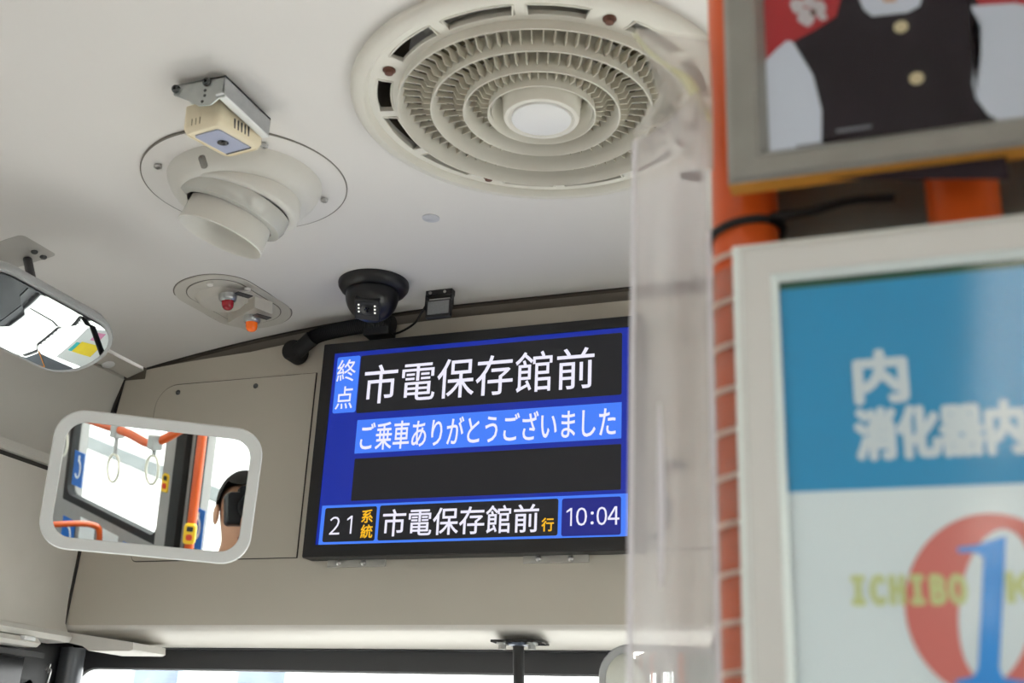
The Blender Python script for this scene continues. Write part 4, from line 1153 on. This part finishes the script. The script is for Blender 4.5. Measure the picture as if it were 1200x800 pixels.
# orange stanchion with stop button
po = thing('orange_stanchion', 'orange upright pole by the right windows reflected in the mirror', 'pole', (.60, -1.36, -1.55))
child('pole_tube', cyl((.60, -1.345, -1.549), (.60, -1.345, zc(.60)), .019, n=28), M_orange, po, 40)
child('floor_flange', lathe([(.045, 0), (.045, .006), (.022, .01)], (.60, -1.345, -1.55), (0, 0, 1), 28), M_orange, po, 40)
def stop_button(c, face, label):
    t = thing('stop_button', label, 'button', c, 'yellow stop buttons of the saloon')
    Mx = basis(c, Vector((0, 0, 1)).cross(Vector(face)), (0, 0, 1))
    child('case', loft([(.050, .082, .012, -.012), (.050, .082, .012, .008), (.044, .076, .010, .014)], Mx), mat('button_yellow', (240, 196, 30), .4), t, 50)
    child('push_pad', loft([(.026, .026, .008, .012), (.024, .024, .008, .018)], Mx @ Matrix.Translation((0, -.012, 0))), mat('button_red', (206, 60, 26), .35), t, 50)
    child('push_pad', loft([(.026, .022, .004, .012), (.024, .020, .004, .016)], Mx @ Matrix.Translation((0, .022, 0))), M_black, t, 50)
stop_button((.5795, -1.3175, -.435), (-.6, .8, 0), 'yellow stop button clamped to the orange upright pole')
stop_button((.662, -1.690, -.305), (-1, .1, 0), 'yellow stop button on the grey window pillar')
# pillar cover beside the black window frame
o = obj('trim_10', boxb(.655, .682, -1.73, -1.64, -1.55, .75), M_grey_pillar); tag(o, 'grey cover on the pillar between two right windows', 'pillar', kind='structure')
o = obj('trim_11', boxb(.650, .682, -1.635, -1.555, -1.55, .75), M_rubber); tag(o, 'black post beside the grey pillar on the right wall', 'pillar', kind='structure')
# blue stickers and notices
M_sb = mat('sticker_blue', (30, 104, 190), .4, noise=0); M_sw = mat('sticker_white', (232, 236, 238), .5, noise=.02)
def sticker(name, label, x, y, z, wy, hz, m_, sym=True):
    t = thing(name, label, 'sticker', (x, y, z))
    child('sheet', box((x, y, z), (.0012, wy, hz)), m_, t)
    if sym:
        child('symbol', tube([(x-.0012, y+.25*wy*math.sin(k*.45)-.0, z+.25*hz*math.cos(k*.45)) for k in range(10)], hz*.035, 6), M_sw, t)
        child('symbol', box((x-.0012, y, z+.33*hz), (.001, .18*wy, .14*hz)), M_sw, t)
    return t
sticker('window_sticker', 'blue pictogram sticker on the window at the left in the mirror', .692, -2.62, -.43, .11, .17, M_sb)
sticker('window_sticker', 'blue pictogram sticker on the window behind the orange upright pole', .692, -1.455, -.45, .10, .17, M_sb)
sticker('priority_sign', 'blue priority sign below the window sill farthest left in the mirror', .676, -2.62, -.76, .14, .17, M_sb)
sticker('priority_sign', 'blue priority sign below the window sill near the pillar', .676, -1.98, -.72, .14, .14, M_sb)
sticker('wall_notice', 'white paper notice under the sill at the left in the mirror', .676, -2.42, -.75, .16, .22, M_sw, False)
sticker('wall_notice', 'white paper notice under the sill between the blue signs', .676, -2.18, -.74, .16, .20, M_sw, False)
# seats with orange grab handles below the windows
def seat(y, label):
    t = thing('bus_seat', label, 'seat', (.40, y, -1.55), 'blue saloon seats along the right windows')
    child('cushion', box((.42, y+.02, -1.10), (.44, .44, .09), None, .03), M_seat, t, 60)
    child('backrest', box((.42, y-.21, -.95), (.44, .08, .50), Matrix.Rotation(.12, 3, 'X'), .03), M_seat, t, 60)
    child('plinth', box((.44, y, -1.35), (.30, .34, .38), None, .01), M_dark, t)
    child('grab_handle', tube(smooth_path([(.23, y-.22, -.88), (.22, y-.23, -.66), (.26, y-.23, -.60), (.40, y-.23, -.59), (.58, y-.23, -.60), (.62, y-.22, -.66), (.61, y-.22, -.88)], 6), .014, 12), M_orange, t, 60)
seat(-.95, 'blue seat with orange handle nearest behind the photographer')
seat(-1.95, 'blue seat with orange handle beside the grey window pillar')
seat(-2.95, 'blue seat with orange handle below the second window')
seat(-3.95, 'blue seat with orange handle farthest to the rear')

# unseen lamp strips behind the camera, added to brighten the posters
M_tube = emis('fill_lamp_diffuser', (255, 246, 232), 9.0)
for x_, side in ((-1.08, 'left'), (.16, 'right')):
    for ya, yb, wh in ((-1.9, -.55, 'front'), (-3.6, -2.3, 'middle'), (-5.4, -4.1, 'rear')):
        t = thing('fill_lamp', 'added long white fill lamp on the saloon ceiling, %s one on the %s side' % (wh, side), 'lamp', (x_, (ya+yb)/2, zc(x_)), 'added fill lamps on the saloon ceiling')
        child('lamp_tray', boxb(x_-.085, x_+.085, ya, yb, zc(x_)-.022, zc(x_)-.006, .004), M_lip, t)
        child('diffuser', boxb(x_-.065, x_+.065, ya+.03, yb-.03, zc(x_)-.034, zc(x_)-.020, .004), M_tube, t)

# advert cards seen in the convex mirror
ad = thing('advert_card', 'white and yellow advert card hanging by the right wall', 'poster', (.60, .45, .30))
child('card', box((.655, .30, .30), (.004, .34, .26)), M_sw, ad)
child('yellow_field', box((.652, .24, .31), (.001, .12, .16)), mat('card_yellow', (250, 222, 60), .5), ad)
child('cyan_field', box((.652, .40, .25), (.001, .08, .05)), mat('card_cyan', (70, 196, 200), .5), ad)
dp_ = thing('door_pole', 'orange grab pole by the entrance door', 'pole', (-1.15, .55, -1.55))
child('pole_tube', cyl((-1.15, .35, -1.549), (-1.15, .35, zc(-1.15)), .017, n=24), M_orange, dp_, 40)

# ------------------------------------------------------------------ the photographer (seen in the mirror)
ph = thing('person', 'photographer in a black shirt holding a camera to the face, reflected in the mirror', 'person', (.12, -.30, -1.55))
Bk = -_f                                        # behind the camera
fh = Vector((_f.x, _f.y, 0)).normalized(); rh = Vector((fh.y, -fh.x, 0))
head = -_f*.205 + Vector((0, 0, .006)) + rh*.006
neck = head + Vector((0, 0, -.125)) - fh*.028
chest = neck + Vector((0, 0, -.17)) - fh*.02
waist = chest + Vector((0, 0, -.27)); hip = waist + Vector((0, 0, -.16))
FLOOR = -1.55
def skin_mesh(name, nodes, edges, material, parent, sub=2, root=0):
    me = bpy.data.meshes.new(name)
    me.from_pydata([tuple(p) for p, r in nodes], edges, [])
    o = bpy.data.objects.new(name, me); COL.objects.link(o)
    md = o.modifiers.new('skin', 'SKIN'); md.use_smooth_shade = True
    sv = me.skin_vertices[0].data if me.skin_vertices else None
    if sv is None:
        bpy.context.view_layer.objects.active = o; o.select_set(True)
        bpy.ops.mesh.customdata_skin_add(); sv = me.skin_vertices[0].data
    for i, (p, r) in enumerate(nodes):
        sv[i].radius = r if isinstance(r, tuple) else (r, r)
        sv[i].use_root = (i == root)
    s2 = o.modifiers.new('sub', 'SUBSURF'); s2.levels = sub; s2.render_levels = sub
    dg = bpy.context.evaluated_depsgraph_get(); dg.update()
    m2_ = bpy.data.meshes.new_from_object(o.evaluated_get(dg))
    bpy.data.objects.remove(o); bpy.data.meshes.remove(me)
    bm = BM(); bm.from_mesh(m2_); bpy.data.meshes.remove(m2_)
    return child(name, bm, material, parent, 180)
nodes = []; edges = []
def nd(p, r, par=None):
    nodes.append((Vector(p), r)); i = len(nodes)-1
    if par is not None: edges.append((par, i))
    return i
iw = nd(hip, (.115, .095)); ichest0 = nd(waist, (.110, .085), iw); ichest = nd(chest, (.125, .095), ichest0)
inb = nd(chest+Vector((0, 0, .11)), (.075, .06), ichest); ineck = nd(neck, .050, inb)
ih0 = nd(head+Vector((0, 0, -.085))+fh*.012, (.056, .064), ineck); ih1 = nd(head+Vector((0, 0, -.03))+fh*.004, (.066, .080), ih0)
ih2 = nd(head+Vector((0, 0, .035))-fh*.004, (.070, .086), ih1); ih3 = nd(head+Vector((0, 0, .088))-fh*.006, (.050, .062), ih2)
arms = {}
camc = -_f*.085                                     # centre of the camera body
def hand(wrist_i, wrist, palm_dir, finger_dir, curl_dir, spread, left):
    """palm and five fingers; finger_dir leaves the palm, curl_dir is where the fingertips bend to"""
    palm = nd(wrist+palm_dir*.045, (.030, .020), wrist_i)
    for k in range(4):
        off = spread*((k-1.5)*.0185); ln = (.030, .034, .031, .025)[k]
        b0 = nd(wrist+palm_dir*.085+off, .0095, palm)
        b1 = nd(wrist+palm_dir*.085+off+finger_dir*ln, .0088, b0)
        b2 = nd(wrist+palm_dir*.085+off+finger_dir*(ln*1.35)+curl_dir*ln*.75, .0080, b1)
        nd(wrist+palm_dir*.085+off+finger_dir*(ln*1.25)+curl_dir*ln*1.35, .0070, b2)
    t0 = nd(wrist+palm_dir*.035-spread*.034+curl_dir*.010, .0125, palm)
    t1 = nd(wrist+palm_dir*.060-spread*.052+curl_dir*.022, .0105, t0)
    nd(wrist+palm_dir*.088-spread*.054+curl_dir*.026, .0085, t1)
for s_, tgt in ((-1, camc+_f*.035-_u*.062-_r*.012), (1, camc+_r*.072-_u*.005)):
    sh = chest + rh*(s_*.165) + Vector((0, 0, .085))
    el = chest + rh*(s_*(.215 if s_ > 0 else .150)) + fh*.13 + Vector((0, 0, -.12))
    if s_ < 0:
        wr_ = tgt - _u*.085 - _f*.035; pdir = (_u*.85+_f*.35).normalized(); fdir = (_f*.2+_u*.5-_r*.2).normalized(); cdir = _r*.6+_u*.3; spr = _f
    else:
        wr_ = tgt - _u*.070 + _r*.020 - _f*.03; pdir = (_u*.8+_f*.3).normalized(); fdir = (_f*.8+_u*.3).normalized(); cdir = -_r*.9; spr = _u
    i0 = nd(sh, .058, ichest); i1 = nd(el, .042, i0); i2 = nd(el.lerp(wr_, .5), .036, i1); i3 = nd(wr_, (.027, .024), i2)
    arms[s_] = (sh, el, wr_)
    hand(i3, wr_, pdir, fdir, cdir, spr, s_ < 0)
for s_ in (-1, 1):
    hj = hip + rh*(s_*.085) + Vector((0, 0, -.06))
    kn = Vector((hj.x, hj.y, FLOOR+.47)) + rh*(s_*.03) + fh*.01; an = Vector((kn.x, kn.y, FLOOR+.085)) - fh*.02
    i0 = nd(hj, .082, iw); i1 = nd(kn, .055, i0); i2 = nd(kn.lerp(an, .35), .054, i1); i3 = nd(an, .036, i2); i4 = nd(an+fh*.13+Vector((0, 0, -.045)), (.036, .030), i3)
    arms['leg%d' % s_] = (hj, kn, an)
skin_mesh('body', nodes, edges, M_person_skin, ph)
# shirt and trousers
M_shirt = mat('black_shirt', (24, 24, 28), .9, noise=.1, scale=60)
M_trs = mat('dark_trousers', (42, 46, 58), .9, noise=.1, scale=60)
nodes = []; edges = []
a0 = nd(hip+Vector((0, 0, -.07)), (.138, .116)); a = nd(hip+Vector((0, 0, .02)), (.136, .112), a0); b = nd(waist, (.125, .100), a); c = nd(chest, (.140, .110), b); d = nd(chest+Vector((0, 0, .11)), (.088, .072), c); nd(chest+Vector((0, 0, .135)), (.062, .060), d)
for s_ in (-1, 1):
    sh, el, wr_ = arms[s_]
    i0 = nd(sh, .068, c); i1 = nd(el, .052, i0); nd(el.lerp(wr_, .45), .046, i1)
skin_mesh('shirt', nodes, edges, M_shirt, ph)
nodes = []; edges = []
a = nd(hip, (.128, .106)); nd(hip+Vector((0, 0, .05)), (.124, .102), a)
for s_ in (-1, 1):
    hj, kn, an = arms['leg%d' % s_]
    i0 = nd(hj, .095, a); i1 = nd(kn, .070, i0); nd(an+Vector((0, 0, .02)), .058, i1)
skin_mesh('trousers', nodes, edges, M_trs, ph)
for s_ in (-1, 1):
    an = arms['leg%d' % s_][2]
    Ms = basis(Vector((an.x, an.y, FLOOR+.002))+fh*.055, rh, fh)
    if (Ms.to_3x3() @ Vector((0, 0, 1))).z < 0: Ms = basis(Vector((an.x, an.y, FLOOR+.002))+fh*.055, -rh, fh)
    child('shoe', loft([(.098, .275, .048, 0), (.104, .282, .050, .025), (.098, .262, .048, .055), (.086, .17, .042, .085)], Ms @ Matrix.Translation((0, 0, 0))), M_black, ph, 60)
# hair cap, ears, nose, brows, mouth
bm = BM(); bmesh.ops.create_uvsphere(bm, u_segments=32, v_segments=20, radius=1)
Mh_ = Matrix((rh, fh, Vector((0, 0, 1)))).transposed().to_4x4()
for v in list(bm.verts):
    if v.co.z < -.35 or (v.co.y > .35 and v.co.z < .55): pass
dele = [f for f in bm.faces if (f.calc_center_median().z < -.25) or (f.calc_center_median().y > .12 and f.calc_center_median().z < .66) or (f.calc_center_median().z < .15 and f.calc_center_median().y > -.05)]
bmesh.ops.delete(bm, geom=dele, context='FACES')
for v in bm.verts: v.co = Vector((v.co.x*.080, v.co.y*.099, v.co.z*.108))
bm.transform(Matrix.Translation(head+Vector((0, 0, .020))-fh*.002) @ Mh_)
hr = child('hair', bm, mat('short_black_hair', (30, 26, 24), .9, noise=.3, scale=200, bump=.5, bscale=900), ph, 180)
for s_ in (-1, 1):
    e_ = head + rh*(s_*.076) + Vector((0, 0, -.012)) - fh*.008
    bm = BM(); bmesh.ops.create_uvsphere(bm, u_segments=14, v_segments=10, radius=1)
    for v in bm.verts: v.co = Vector((v.co.x*.009, v.co.y*.017, v.co.z*.031))
    bm.transform(Matrix.Translation(e_) @ Mh_); child('ear', bm, M_person_skin, ph, 180)
    ey = head + rh*(s_*.032) + fh*.083 + Vector((0, 0, .002))
    bm = BM(); bmesh.ops.create_uvsphere(bm, u_segments=14, v_segments=10, radius=.0115); bmesh.ops.translate(bm, vec=ey, verts=bm.verts)
    child('eye', bm, mat('eye_white', (230, 228, 222), .2, noise=0), ph, 180)
    child('eyebrow', box(head+rh*(s_*.033)+fh*.088+Vector((0, 0, .024)), (.034, .006, .006), Mh_.to_3x3(), .002), mat('short_black_hair', (0, 0, 0)), ph)
bm = BM(); add_cyl(bm, head+fh*.075+Vector((0, 0, .01)), head+fh*.098+Vector((0, 0, -.030)), .007, .013, 12); child('nose', bm, M_person_skin, ph, 60)
child('mouth', box(head+fh*.076+Vector((0, 0, -.062)), (.042, .008, .008), Mh_.to_3x3(), .003), mat('lips', (150, 88, 80), .5), ph, 60)
# the camera held in the hands
pc_ = thing('photo_camera', 'black camera with large lens held to the photographer face', 'camera', camc)
Mq = basis(camc - _f*.012, _r, _u)      # local z points back at the face
child('camera_body', loft([(.128, .090, .012, -.030), (.134, .096, .014, -.022), (.134, .096, .014, .022), (.128, .090, .012, .030)], Mq), M_black, pc_, 50)
child('viewfinder_hump', loft([(.060, .050, .010, -.030), (.052, .052, .010, .020)], Mq @ Matrix.Translation((0, .040, 0))), M_black, pc_, 50)
child('grip', loft([(.030, .088, .010, -.050), (.030, .088, .010, 0)], Mq @ Matrix.Translation((.055, -.002, 0))), M_rubber, pc_, 50)
child('lens_barrel', cyl(camc-_f*.0, -_f*.016, .036, .038, 40), M_black, pc_, 40)
child('lens_hood', lathe([(.038, 0), (.043, .018), (.041, .018), (.037, .004)], -_f*.028, _f, 40, closed=True), M_black, pc_, 40)

print('objects', len(bpy.data.objects), 'tris', sum(len(me.polygons) for me in bpy.data.meshes))
